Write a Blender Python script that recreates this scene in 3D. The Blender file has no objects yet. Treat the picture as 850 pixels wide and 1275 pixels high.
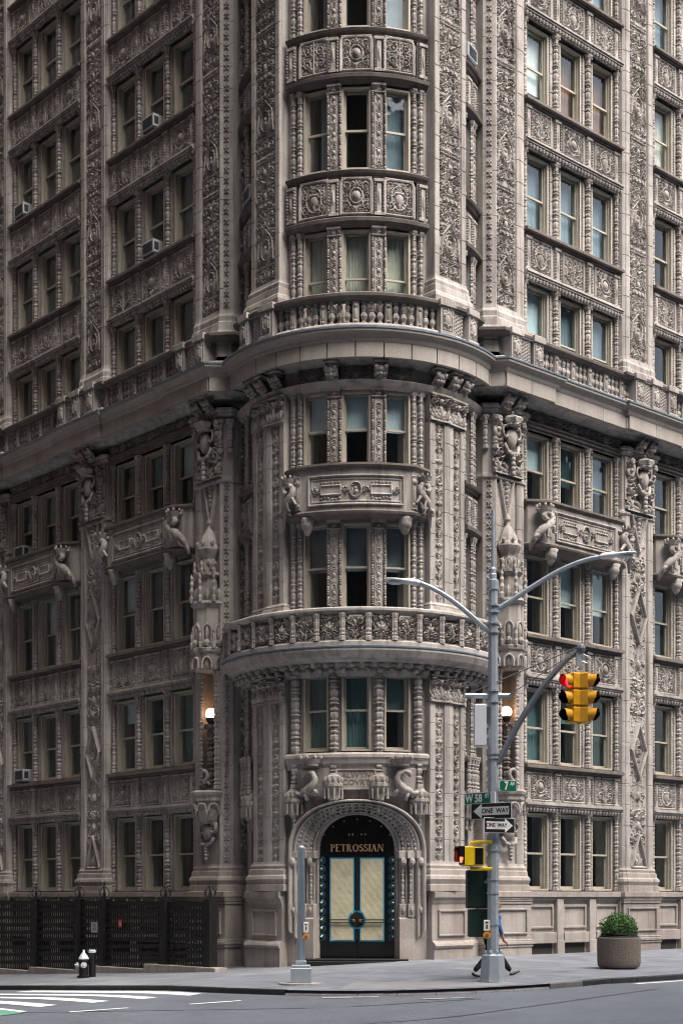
import bpy, math, random
import numpy as np
from mathutils import Matrix, Vector

sc = bpy.context.scene
COL = sc.collection
R_ = math.radians

# ------------------------------------------------------------------ camera
cam_d = bpy.data.cameras.new("camera")
cam = bpy.data.objects.new("camera", cam_d)
COL.objects.link(cam)
cam.location = (0, 0, 1.85)
cam.rotation_euler = (R_(90), 0, 0)
cam_d.sensor_fit = 'VERTICAL'
cam_d.sensor_height = 36
cam_d.lens = 1836 / 1275 * 36
cam_d.shift_y = (1115 - 637.5) / 1275
cam_d.clip_end = 2000
sc.camera = cam

# ------------------------------------------------------------------ light
SUN_EL, SUN_AZ = 57, 51        # azimuth measured from straight behind the camera towards the right
world = bpy.data.worlds.new("World")
sc.world = world
world.use_nodes = True
wn = world.node_tree.nodes
bg = wn["Background"]
sky = wn.new("ShaderNodeTexSky")
sky.sky_type = 'NISHITA'
sky.sun_disc = False
sky.sun_elevation = R_(SUN_EL)
sky.sun_rotation = R_(180 - SUN_AZ)
sky.dust_density = 8.0
sky.air_density = 0.7
sky.ozone_density = 0.6
world.node_tree.links.new(sky.outputs[0], bg.inputs[0])
bg.inputs[1].default_value = 0.09
sd = bpy.data.lights.new("sun", 'SUN')
sd.energy = 1.4
sd.angle = R_(55)
sd.color = (1.0, 0.975, 0.94)
sun = bpy.data.objects.new("sun", sd)
COL.objects.link(sun)
_az, _el = R_(SUN_AZ), R_(SUN_EL)
sun.rotation_euler = (Vector((math.sin(_az) * math.cos(_el), -math.cos(_az) * math.cos(_el), math.sin(_el)))).to_track_quat('Z', 'Y').to_euler()
sun.location = (40, -40, 80)
sc.view_settings.view_transform = 'Standard'
sc.view_settings.look = 'None'
sc.view_settings.exposure = 1.74
sc.view_settings.gamma = 1.0
sc.cycles.use_denoising = True
sc.cycles.diffuse_bounces = 1
sc.cycles.pixel_filter_type = 'BLACKMAN_HARRIS'
sc.cycles.filter_width = 1.15

# ------------------------------------------------------------------ site frame: a runs along the avenue front, b along the street front
PHI = math.atan2(0.6695, 0.7428)
UR = (math.cos(PHI), math.sin(PHI)); UL = (-math.sin(PHI), math.cos(PHI))
OX, OY = 0.25, 38.81
TA, TB, TR = 3.52, 3.41, 3.5      # round corner tower: centre and radius
def W(a, b, z=0.0):
    return Vector((OX + a * UR[0] + b * UL[0], OY + a * UR[1] + b * UL[1], z))
def smooth(x, a, b):
    t = min(1, max(0, (x - a) / (b - a))); return t * t * (3 - 2 * t)
def zg(a, b):
    s = 0 if b < -4 else ((b + 4) ** 2 / 8 if b < 0 else min(b, 60) + 2)
    if a > 0: s *= 1 - smooth(a, 0, 3)
    return .1 + .05 * max(min(a, 0), -6.4) + .012 * max(min(b, 0), -8.4) - .045 * s

# ------------------------------------------------------------------ materials
def mat(name, col, rough=.7, metal=0.0, noise=None, bump=None, spec=None, emit=None, coat=0):
    m = bpy.data.materials.new(name); m.use_nodes = True
    nt = m.node_tree; p = nt.nodes["Principled BSDF"]
    p.inputs["Base Color"].default_value = (*col, 1)
    p.inputs["Roughness"].default_value = rough
    p.inputs["Metallic"].default_value = metal
    if spec is not None: p.inputs["Specular IOR Level"].default_value = spec
    if coat: p.inputs["Coat Weight"].default_value = coat
    if emit:
        p.inputs["Emission Color"].default_value = (*emit[0], 1); p.inputs["Emission Strength"].default_value = emit[1]
    if noise:
        sc_, col2, lo, hi = noise
        tc = nt.nodes.new("ShaderNodeTexCoord"); n = nt.nodes.new("ShaderNodeTexNoise")
        n.inputs["Scale"].default_value = sc_; n.inputs["Detail"].default_value = 6; n.inputs["Roughness"].default_value = .65
        nt.links.new(tc.outputs["Object"], n.inputs["Vector"])
        mr = nt.nodes.new("ShaderNodeMapRange"); mr.inputs[1].default_value = lo; mr.inputs[2].default_value = hi
        nt.links.new(n.outputs["Fac"], mr.inputs[0])
        mx = nt.nodes.new("ShaderNodeMix"); mx.data_type = 'RGBA'
        mx.inputs[6].default_value = (*col, 1); mx.inputs[7].default_value = (*col2, 1)
        nt.links.new(mr.outputs[0], mx.inputs[0]); nt.links.new(mx.outputs[2], p.inputs["Base Color"])
        if bump:
            b = nt.nodes.new("ShaderNodeBump"); b.inputs["Strength"].default_value = bump; b.inputs["Distance"].default_value = .02
            nt.links.new(n.outputs["Fac"], b.inputs["Height"]); nt.links.new(b.outputs[0], p.inputs["Normal"])
    return m

def stone(name, c1, c2, dirt, dirt_amt=.5, block=.0):
    """weathered terracotta: world-anchored mottling, rain streaks, fine grain, a little shift from piece to piece"""
    m = bpy.data.materials.new(name); m.use_nodes = True
    nt = m.node_tree; N = nt.nodes.new; L = nt.links.new
    p = nt.nodes["Principled BSDF"]; p.inputs["Roughness"].default_value = .82; p.inputs["Specular IOR Level"].default_value = .25
    g = N("ShaderNodeNewGeometry")
    n1 = N("ShaderNodeTexNoise"); n1.inputs["Scale"].default_value = .9; n1.inputs["Detail"].default_value = 7; n1.inputs["Roughness"].default_value = .62
    L(g.outputs["Position"], n1.inputs["Vector"])
    r1 = N("ShaderNodeMapRange"); r1.inputs[1].default_value = .38; r1.inputs[2].default_value = .62; L(n1.outputs["Fac"], r1.inputs[0])
    mx = N("ShaderNodeMix"); mx.data_type = 'RGBA'; mx.inputs[6].default_value = (*c1, 1); mx.inputs[7].default_value = (*c2, 1); L(r1.outputs[0], mx.inputs[0])
    # streaks: noise squeezed along z
    vm = N("ShaderNodeVectorMath"); vm.operation = 'MULTIPLY'; vm.inputs[1].default_value = (5, 5, .35); L(g.outputs["Position"], vm.inputs[0])
    n2 = N("ShaderNodeTexNoise"); n2.inputs["Scale"].default_value = 1.0; n2.inputs["Detail"].default_value = 5; L(vm.outputs[0], n2.inputs["Vector"])
    r2 = N("ShaderNodeMapRange"); r2.inputs[1].default_value = .47; r2.inputs[2].default_value = .72; r2.inputs[4].default_value = dirt_amt; L(n2.outputs["Fac"], r2.inputs[0])
    mx2 = N("ShaderNodeMix"); mx2.data_type = 'RGBA'; mx2.inputs[7].default_value = (*dirt, 1); L(mx.outputs[2], mx2.inputs[6]); L(r2.outputs[0], mx2.inputs[0])
    # fine speckle
    n3 = N("ShaderNodeTexNoise"); n3.inputs["Scale"].default_value = 22; n3.inputs["Detail"].default_value = 4; L(g.outputs["Position"], n3.inputs["Vector"])
    oi = N("ShaderNodeObjectInfo")
    ma = N("ShaderNodeMath"); ma.operation = 'MULTIPLY_ADD'; ma.inputs[1].default_value = .5; ma.inputs[2].default_value = .68; L(n3.outputs["Fac"], ma.inputs[0])
    mb = N("ShaderNodeMath"); mb.operation = 'MULTIPLY_ADD'; mb.inputs[1].default_value = .2; L(oi.outputs["Random"], mb.inputs[0]); L(ma.outputs[0], mb.inputs[2])
    sn = N("ShaderNodeVectorMath"); sn.operation = 'SNAP'; sn.inputs[1].default_value = (1.1, 1.1, .66); L(g.outputs["Position"], sn.inputs[0])
    wh = N("ShaderNodeTexWhiteNoise"); L(sn.outputs[0], wh.inputs["Vector"])
    mk = N("ShaderNodeMath"); mk.operation = 'MULTIPLY_ADD'; mk.inputs[1].default_value = block; mk.inputs[2].default_value = -block / 2; L(wh.outputs["Value"], mk.inputs[0])
    ml = N("ShaderNodeMath"); ml.operation = 'ADD'; L(mb.outputs[0], ml.inputs[0]); L(mk.outputs[0], ml.inputs[1]); mb = ml
    hs = N("ShaderNodeHueSaturation"); L(mb.outputs[0], hs.inputs["Value"]); L(mx2.outputs[2], hs.inputs["Color"])
    L(hs.outputs[0], p.inputs["Base Color"])
    b = N("ShaderNodeBump"); b.inputs["Strength"].default_value = .35; b.inputs["Distance"].default_value = .015
    L(n3.outputs["Fac"], b.inputs["Height"]); L(b.outputs[0], p.inputs["Normal"])
    return m

M = {}
M['stone'] = stone("stone", (.428, .404, .386), (.328, .307, .291), (.18, .16, .145), .85, .16)
M['carved'] = stone("carved_terracotta", (.412, .387, .368), (.308, .287, .271), (.155, .137, .124), .85)
M['lip'] = stone("sooty_stone", (.18, .161, .15), (.13, .114, .105), (.085, .07, .062), .6)
M['fascia'] = stone("fascia_stone", (.37, .345, .32), (.32, .295, .27), (.23, .2, .18), .35)
M['base'] = stone("base_stone", (.385, .355, .332), (.31, .282, .262), (.24, .19, .155), .6, .16)
M['lead'] = mat("lead_flashing", (.16, .20, .26), .45, .3, (6, (.10, .13, .17), .35, .65))
M['frame'] = mat("cream_paint", (.46, .425, .36), .5, 0, (4, (.37, .34, .28), .35, .7))
M['dark'] = mat("unlit_room_shade", (.012, .011, .010), .9)
M['void'] = mat("basement_opening_shade", (.03, .026, .022), .9)
M['black'] = mat("black_iron", (.003, .003, .0034), .55, .0, (9, (.007, .0066, .0066), .4, .7))
M['blackgloss'] = mat("black_lacquer", (.008, .008, .009), .22)
M['galv'] = mat("galvanised_steel", (.40, .46, .51), .42, .35, (7, (.33, .385, .44), .35, .7))
M['galvdark'] = mat("weathered_steel", (.17, .19, .21), .5, .35, (8, (.12, .135, .15), .35, .7))
M['white'] = mat("white_paint", (.78, .79, .80), .5)
M['greybox'] = mat("pale_grey_box", (.60, .65, .70), .45)
M['yellow'] = mat("signal_yellow", (.68, .34, .012), .42, 0, (9, (.52, .25, .012), .4, .75))
M['pedyellow'] = mat("bright_yellow", (.80, .55, .01), .42, 0, (9, (.66, .44, .01), .4, .75))
M['orange'] = mat("button_orange", (.80, .30, .02), .4)
M['green'] = mat("sign_green", (.0, .13, .075), .45)
M['cabinet'] = mat("dark_green_paint", (.006, .026, .018), .5, 0, (5, (.010, .034, .024), .4, .7))
M['red'] = mat("red_lens_lit", (.5, .0, .01), .3, emit=((1, .02, .03), 1.6))
M['redhand'] = mat("red_hand_lit", (.6, .1, .06), .4, emit=((1, .12, .06), 1.2))
M['darklens'] = mat("dark_lens", (.012, .010, .010), .25)
M['redlens'] = mat("red_lens_off_and_visor_glow", (.06, .004, .004), .2)
M['gold'] = mat("gold_letters", (.78, .50, .30), .35, .5)
M['blue'] = mat("blue_trim", (.02, .26, .45), .35)
M['paper'] = mat("crumpled_paper", (.60, .57, .41), .8, 0, (3.2, (.44, .42, .29), .35, .7), .9)
M['globe'] = mat("glowing_globe", (.9, .75, .6), .4, emit=((1.0, .58, .34), 2.6))
M['letterstone'] = mat("dark_letters", (.16, .135, .12), .9)  # darker letters laid flat on the tablet
M['signwhite'] = mat("sign_white", (.70, .71, .70), .5)
M['signred'] = mat("sign_red", (.32, .03, .05), .5)
M['pinkish'] = mat("notice_white", (.52, .46, .48), .6)
M['acwhite'] = mat("enamel_white", (.46, .48, .50), .45)
M['acdark'] = mat("grille_dark", (.03, .035, .045), .6)
M['brass'] = mat("dark_brass", (.30, .20, .09), .3, .8)
M['tealtrim'] = mat("teal_glass_stud", (.02, .10, .15), .15)

def glass():
    m = bpy.data.materials.new("window_glass"); m.use_nodes = True
    nt = m.node_tree; nt.nodes.remove(nt.nodes["Principled BSDF"])
    out = nt.nodes["Material Output"]
    t = nt.nodes.new("ShaderNodeBsdfTransparent"); t.inputs[0].default_value = (.84, .92, .93, 1)
    g = nt.nodes.new("ShaderNodeBsdfGlossy"); g.inputs["Roughness"].default_value = .03; g.inputs[0].default_value = (.85, .95, 1, 1)
    lw = nt.nodes.new("ShaderNodeLayerWeight"); lw.inputs[0].default_value = .5
    pw = nt.nodes.new("ShaderNodeMath"); pw.operation = 'POWER'; pw.inputs[1].default_value = 4.5; nt.links.new(lw.outputs["Facing"], pw.inputs[0])
    mm = nt.nodes.new("ShaderNodeMath"); mm.operation = 'MULTIPLY_ADD'; mm.inputs[1].default_value = .88; mm.inputs[2].default_value = .085
    nt.links.new(pw.outputs[0], mm.inputs[0])
    nz = nt.nodes.new("ShaderNodeTexNoise"); nz.inputs["Scale"].default_value = 1.6
    bp = nt.nodes.new("ShaderNodeBump"); bp.inputs["Strength"].default_value = .12; bp.inputs["Distance"].default_value = .05
    gg = nt.nodes.new("ShaderNodeNewGeometry"); nt.links.new(gg.outputs["Position"], nz.inputs["Vector"])
    nt.links.new(nz.outputs["Fac"], bp.inputs["Height"]); nt.links.new(bp.outputs[0], g.inputs["Normal"])
    mx = nt.nodes.new("ShaderNodeMixShader")
    nt.links.new(mm.outputs[0], mx.inputs[0]); nt.links.new(t.outputs[0], mx.inputs[1]); nt.links.new(g.outputs[0], mx.inputs[2])
    nt.links.new(mx.outputs[0], out.inputs[0])
    return m
M['glass'] = glass()
BL = {
 'pale': mat("shade_pale_blue", (.74, .84, .88), .9, 0, (2, (.62, .72, .77), .3, .7)),
 'white': mat("shade_white", (.86, .88, .82), .9, 0, (2, (.72, .76, .72), .3, .7)),
 'grey': mat("screen_grey", (.24, .27, .29), .9, 0, (2, (.18, .21, .23), .3, .7)),
 'teal': mat("curtain_teal", (.15, .24, .245), .9, 0, (2, (.10, .175, .18), .3, .7)),
 'tealdark': mat("curtain_dark_teal", (.035, .065, .07), .9, 0, (2, (.025, .05, .055), .3, .7)),
 'cream': mat("curtain_cream", (.78, .74, .62), .9, 0, (2, (.60, .56, .46), .3, .7)),
 'brown': mat("russet_sheet", (.30, .16, .10), .9, 0, (2, (.2, .10, .065), .3, .7)),
 'blue': mat("curtain_blue_grey", (.27, .335, .38), .9, 0, (2, (.18, .235, .275), .3, .7)),
}

# ------------------------------------------------------------------ mesh helpers
class MB:
    def __init__(s): s.v = []; s.f = []
    def add(s, v, f):
        o = len(s.v); s.v += [tuple(p) for p in v]; s.f += [tuple(i + o for i in q) for q in f]; return s
    def box(s, x0, x1, y0, y1, z0, z1, bev=0):
        if bev:
            v = []
            for (z, i) in ((z0, bev), (z0 + bev, 0), (z1 - bev, 0), (z1, bev)):
                v += [(x0 + i, y0 + i, z), (x1 - i, y0 + i, z), (x1 - i, y1 - i, z), (x0 + i, y1 - i, z)]
            f = [(3, 2, 1, 0), (12, 13, 14, 15)]
            for k in range(3):
                for j in range(4): f.append((k * 4 + j, k * 4 + (j + 1) % 4, k * 4 + 4 + (j + 1) % 4, k * 4 + 4 + j))
            return s.add(v, f)
        return s.add([(x0, y0, z0), (x1, y0, z0), (x1, y1, z0), (x0, y1, z0), (x0, y0, z1), (x1, y0, z1), (x1, y1, z1), (x0, y1, z1)],
                     [(3, 2, 1, 0), (4, 5, 6, 7), (0, 1, 5, 4), (1, 2, 6, 5), (2, 3, 7, 6), (3, 0, 4, 7)])
    def lathe(s, cx, cy, prof, seg=12, cap=True, mod=None):
        v = []; f = []
        for (r, z) in prof:
            for k in range(seg):
                t = 2 * math.pi * k / seg
                rr = r * (mod(t, z) if mod else 1)
                v.append((cx + rr * math.cos(t), cy + rr * math.sin(t), z))
        for i in range(len(prof) - 1):
            for k in range(seg):
                f.append((i * seg + k, i * seg + (k + 1) % seg, (i + 1) * seg + (k + 1) % seg, (i + 1) * seg + k))
        if cap:
            f.append(tuple(range(seg))[::-1]); f.append(tuple((len(prof) - 1) * seg + k for k in range(seg)))
        return s.add(v, f)
    def tube(s, pts, rad, seg=6, cap=True, flat=1.0):
        pts = [Vector(p) for p in pts]; n = len(pts)
        if not hasattr(rad, '__len__'): rad = [rad] * n
        v = []; f = []
        up = Vector((0.13, 0.21, 1)).normalized(); prev = None
        for i, p in enumerate(pts):
            t = (pts[min(i + 1, n - 1)] - pts[max(i - 1, 0)]).normalized()
            if prev is None:
                a = t.cross(up)
                if a.length < .05: a = t.cross(Vector((1, 0, 0)))
                a.normalize()
            else:
                a = prev - t * prev.dot(t)
                a = a.normalized() if a.length > 1e-5 else t.orthogonal().normalized()
            prev = a; b = t.cross(a)
            for k in range(seg):
                w = 2 * math.pi * k / seg
                v.append(p + (a * math.cos(w) + b * math.sin(w) * flat) * rad[i])
        for i in range(n - 1):
            for k in range(seg):
                f.append((i * seg + k, i * seg + (k + 1) % seg, (i + 1) * seg + (k + 1) % seg, (i + 1) * seg + k))
        if cap: f.append(tuple(range(seg))[::-1]); f.append(tuple((n - 1) * seg + k for k in range(seg)))
        return s.add(v, f)
    def ball(s, c, r, seg=8, rings=5):
        if not hasattr(r, '__len__'): r = (r, r, r)
        v = []; f = []
        for i in range(rings + 1):
            ph = math.pi * i / rings
            for k in range(seg):
                t = 2 * math.pi * k / seg
                v.append((c[0] + r[0] * math.sin(ph) * math.cos(t), c[1] + r[1] * math.sin(ph) * math.sin(t), c[2] - r[2] * math.cos(ph)))
        for i in range(rings):
            for k in range(seg):
                f.append((i * seg + k, i * seg + (k + 1) % seg, (i + 1) * seg + (k + 1) % seg, (i + 1) * seg + k))
        return s.add(v, f)
    def extr(s, sec, zl, cap=True):
        """sec: open/closed list of (x,y); zl: list of (z, inset in y)"""
        v = []; f = []; n = len(sec)
        for (z, d) in zl: v += [(x, y + d, z) for (x, y) in sec]
        for i in range(len(zl) - 1):
            for k in range(n):
                k2 = (k + 1) % n
                f.append((i * n + k, i * n + k2, (i + 1) * n + k2, (i + 1) * n + k))
        if cap: f.append(tuple(range(n))[::-1]); f.append(tuple((len(zl) - 1) * n + k for k in range(n)))
        return s.add(v, f)
    def band(s, path, prof, ends=True):
        """sweep a profile of (outward, z) along a plan path of (a, b); outward is to the right of travel"""
        n = len(path); nor = []
        d = [((path[i + 1][0] - path[i][0]), (path[i + 1][1] - path[i][1])) for i in range(n - 1)]
        d = [(x / math.hypot(x, y), y / math.hypot(x, y)) for x, y in d]
        nn = [(y, -x) for x, y in d]
        for i in range(n):
            if i == 0: nor.append(nn[0])
            elif i == n - 1: nor.append(nn[-1])
            else:
                mx, my = nn[i - 1][0] + nn[i][0], nn[i - 1][1] + nn[i][1]
                l2 = mx * mx + my * my
                nor.append((2 * mx / l2, 2 * my / l2) if l2 > .15 else nn[i])
        v = []; f = []; m = len(prof)
        for i in range(n):
            for (o, z) in prof: v.append((path[i][0] + nor[i][0] * o, path[i][1] + nor[i][1] * o, z))
        for i in range(n - 1):
            for k in range(m):
                k2 = (k + 1) % m
                f.append((i * m + k, i * m + k2, (i + 1) * m + k2, (i + 1) * m + k))
        if ends: f.append(tuple(range(m))); f.append(tuple((n - 1) * m + k for k in range(m))[::-1])
        return s.add(v, f)
    def xf(s, mtx):
        s.v = [tuple(mtx @ Vector(p)) for p in s.v]; return s
    def join(s, o, mtx=None):
        v = o.v if mtx is None else [tuple(mtx @ Vector(p)) for p in o.v]
        return s.add(v, o.f)
    def mesh(s, name, m, smooth_=False):
        me = bpy.data.meshes.new(name); me.from_pydata(s.v, [], s.f); me.validate()
        if m is not None: me.materials.append(m)
        if smooth_: me.polygons.foreach_set("use_smooth", [True] * len(me.polygons))
        me.update(); return me

class Spot:
    """a placing on another object, without a level of its own in the hierarchy"""
    def __init__(s, parent, loc, rz): s.parent, s.loc, s.rz = parent, loc, rz
def obj(name, mesh, parent=None, loc=(0, 0, 0), rz=0.0, scale=None):
    if isinstance(parent, Spot):
        c_, s_ = math.cos(parent.rz), math.sin(parent.rz)
        loc = (parent.loc[0] + loc[0] * c_ - loc[1] * s_, parent.loc[1] + loc[0] * s_ + loc[1] * c_, parent.loc[2] + loc[2])
        rz += parent.rz; parent = parent.parent
    o = bpy.data.objects.new(name, mesh); COL.objects.link(o)
    o.location = loc; o.rotation_euler = (0, 0, rz)
    if scale: o.scale = scale
    if parent is not None: o.parent = parent
    return o
def part(name, mb, m, parent, loc=(0, 0, 0), rz=0.0, smooth_=False):
    return obj(name, mb.mesh(name, m, smooth_), parent, loc, rz)
def thing(name, label, cat, loc=(0, 0, 0), rz=0.0, group=None):
    o = obj(name, None, None, loc, rz); o.empty_display_size = .3
    return tag(o, label, cat, group)
def tag(o, label, cat, group=None):
    o["label"] = label; o["category"] = cat
    if group: o["group"] = group
    return o
_text_cache = {}
def text_mesh(txt, size, m, depth=.004, width=1.0, bold=0.0):
    """flat lettering in local x (right) and z (up), facing -y, centred"""
    c = bpy.data.curves.new("lettering", 'FONT'); c.body = txt; c.size = size; c.align_x = 'CENTER'; c.align_y = 'CENTER'
    c.extrude = depth; c.offset = bold; c.resolution_u = 3
    o = bpy.data.objects.new("tmp_text", c); COL.objects.link(o)
    dg = bpy.context.evaluated_depsgraph_get()
    me = bpy.data.meshes.new_from_object(o.evaluated_get(dg))
    bpy.data.objects.remove(o); bpy.data.curves.remove(c)
    me.transform(Matrix(((width, 0, 0, 0), (0, 0, -1, 0), (0, 1, 0, 0), (0, 0, 0, 1))))
    me.materials.clear(); me.materials.append(m); me.name = "lettering"
    return me

# ------------------------------------------------------------------ carved relief: real height fields, drawn stroke by stroke
class Relief:
    def __init__(s, w, h, dx=.02):
        s.w, s.h, s.dx = w, h, dx
        s.nx = max(3, int(round(w / dx)) + 1); s.nz = max(3, int(round(h / dx)) + 1)
        s.x = np.linspace(-w / 2, w / 2, s.nx); s.z = np.linspace(0, h, s.nz)
        s.H = np.zeros((s.nz, s.nx)); s.gain = 1.0; s.pierced = 0
    def _win(s, x0, x1, z0, z1):
        i0 = np.searchsorted(s.x, x0); i1 = np.searchsorted(s.x, x1); k0 = np.searchsorted(s.z, z0); k1 = np.searchsorted(s.z, z1)
        if i1 <= i0 or k1 <= k0: return None
        return slice(k0, k1), slice(i0, i1), s.x[i0:i1][None, :], s.z[k0:k1][:, None]
    def seg(s, p, q, r0, r1, amp):
        r = max(r0, r1); w = s._win(min(p[0], q[0]) - r, max(p[0], q[0]) + r, min(p[1], q[1]) - r, max(p[1], q[1]) + r)
        if not w: return
        a, b, X, Z = w; dx, dz = q[0] - p[0], q[1] - p[1]; l2 = dx * dx + dz * dz + 1e-9
        t = np.clip(((X - p[0]) * dx + (Z - p[1]) * dz) / l2, 0, 1)
        d2 = (X - p[0] - t * dx) ** 2 + (Z - p[1] - t * dz) ** 2
        rr = r0 + (r1 - r0) * t
        s.H[a, b] = np.maximum(s.H[a, b], amp * np.sqrt(np.clip(1 - d2 / rr ** 2, 0, 1)))
    def line(s, pts, r0, r1, amp, sym=False):
        n = len(pts) - 1
        for i in range(n):
            ra = r0 + (r1 - r0) * i / n; rb = r0 + (r1 - r0) * (i + 1) / n
            s.seg(pts[i], pts[i + 1], ra, rb, amp)
            if sym: s.seg((-pts[i][0], pts[i][1]), (-pts[i + 1][0], pts[i + 1][1]), ra, rb, amp)
    def blob(s, x, z, rx, rz, amp, ang=0, sym=False, cut=False):
        R = max(rx, rz)
        for sg in ((1, -1) if sym else (1,)):
            w = s._win(sg * x - R, sg * x + R, z - R, z + R)
            if not w: continue
            a, b, X, Z = w; c_, s_ = math.cos(ang), math.sin(ang) * sg
            u = (X - sg * x) * c_ + (Z - z) * s_; v = -(X - sg * x) * s_ + (Z - z) * c_
            q = np.sqrt(np.clip(1 - (u / rx) ** 2 - (v / rz) ** 2, 0, 1)) * amp
            s.H[a, b] = s.H[a, b] - q if cut else np.maximum(s.H[a, b], q)
    def ring(s, x, z, rx, rz, t, amp, sym=False, n=22):
        pts = [(x + rx * math.cos(2 * math.pi * k / n), z + rz * math.sin(2 * math.pi * k / n)) for k in range(n + 1)]
        s.line(pts, t, t, amp, sym)
    def rect(s, x0, x1, z0, z1, amp, sym=False):
        for sg in ((1, -1) if sym else (1,)):
            a0, a1 = (x0, x1) if sg == 1 else (-x1, -x0)
            w = s._win(a0, a1, z0, z1)
            if w: s.H[w[0], w[1]] = np.maximum(s.H[w[0], w[1]], amp)
    def frame(s, x0, x1, z0, z1, t, amp):
        s.line([(x0, z0), (x1, z0), (x1, z1), (x0, z1), (x0, z0)], t, t, amp)
    def scroll(s, x, z, r, a0, dr, amp, sym=True, w=None, turns=1.5, leaves=7):
        w = w or r * .2
        n = int(turns * 12); pts = []
        for k in range(n + 1):
            t = k / n; a = a0 + dr * 2 * math.pi * turns * t; rr = r * (1 - t) ** .75
            pts.append((x + rr * math.cos(a), z + rr * math.sin(a)))
        s.line(pts, w, w * .55, amp, sym)
        s.blob(x, z, r * .27, r * .27, amp * 1.15, 0, sym)
        for k in range(leaves):
            a = a0 + dr * 2 * math.pi * k / (leaves + 1) * .95
            s.blob(x + 1.22 * r * math.cos(a), z + 1.22 * r * math.sin(a), r * .34, r * .15, amp * .85, a + dr * .7, sym)
    def leaf(s, x, z, l, ang, amp, sym=True):
        """acanthus tuft of five lobes"""
        for k, (da, ll) in enumerate(((0, 1), (.6, .8), (-.6, .8), (1.15, .55), (-1.15, .55))):
            a = ang + da
            s.blob(x + math.cos(a) * l * ll * .55, z + math.sin(a) * l * ll * .55, l * ll * .5, l * .15, amp * (1 - .1 * k), a, sym)
    def fill(s, rng, n, rmin, rmax, amp, x0=None, z0=0, z1=None, sym=True):
        z1 = z1 or s.h; x0 = x0 or s.w / 2 * .94
        for _ in range(n):
            r = rng.uniform(rmin, rmax)
            s.blob(rng.uniform(0, x0 - r * .5), rng.uniform(z0 + r, z1 - r), r, r * rng.uniform(.3, .55), amp * rng.uniform(.5, 1), rng.uniform(0, 3.14), sym)
    def arabesque(s, rng, z0, z1, w, amp):
        z = z0; half = w / 2; k = 0
        s.line([(0, z0), (0, z1)], .022, .018, amp * .8)
        while z < z1 - .1:
            r = half * rng.uniform(.34, .43); st = r * rng.uniform(2.0, 2.4)
            zc = z + st / 2
            dr = 1 if k % 2 else -1
            s.scroll(half * .5, zc, r, math.pi * (1.15 if dr > 0 else .85), dr, amp)
            s.leaf(0, z + st * .15, r * .75, math.pi / 2, amp * .9, False)
            s.leaf(half * .92, zc + st * .42, r * .6, math.pi * (.6 if k % 2 else 1.4), amp * .85)
            if k % 3 == 2:
                s.blob(0, zc, r * .42, r * .55, amp * 1.1); s.ring(0, zc, r * .55, r * .7, .02, amp * .8)
            z += st; k += 1
    def medallion(s, x, z, rx, rz, amp):
        s.blob(x, z, rx * 1.25, rz * 1.25, 0.0)
        w = s._win(x - rx * 1.2, x + rx * 1.2, z - rz * 1.2, z + rz * 1.2)
        if w:
            m = ((w[2] - x) / (rx * 1.15)) ** 2 + ((w[3] - z) / (rz * 1.15)) ** 2 < 1
            s.H[w[0], w[1]] = np.where(m, .004, s.H[w[0], w[1]])
        s.ring(x, z, rx, rz, rx * .14, amp); s.ring(x, z, rx * .72, rz * .74, rx * .07, amp * .7)
        s.blob(x, z - rz * .25, rx * .42, rz * .3, amp * .9); s.blob(x, z + rz * .18, rx * .26, rz * .26, amp * 1.15)
    def mb(s, y=0.0, skirt=True):
        b = MB(); H = s.H * s.gain
        V = np.empty((s.nz, s.nx, 3)); V[:, :, 0] = s.x[None, :]; V[:, :, 1] = y - H; V[:, :, 2] = s.z[:, None]
        b.v = [tuple(p) for p in V.reshape(-1, 3).tolist()]
        n = s.nx
        b.f = [(k * n + i, k * n + i + 1, (k + 1) * n + i + 1, (k + 1) * n + i) for k in range(s.nz - 1) for i in range(n - 1)
               if not s.pierced or max(H[k, i], H[k, i + 1], H[k + 1, i], H[k + 1, i + 1]) > s.pierced]
        return b

# ================================================================== ORNAMENT LIBRARY (shared meshes)
rng = random.Random(7)
LIB = {}
def lib(key, r_or_mb, m, smooth_=False, y=0.0):
    mbx = r_or_mb.mb(y) if isinstance(r_or_mb, Relief) else r_or_mb
    LIB[key] = mbx.mesh(key, m, smooth_); return LIB[key]

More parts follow.
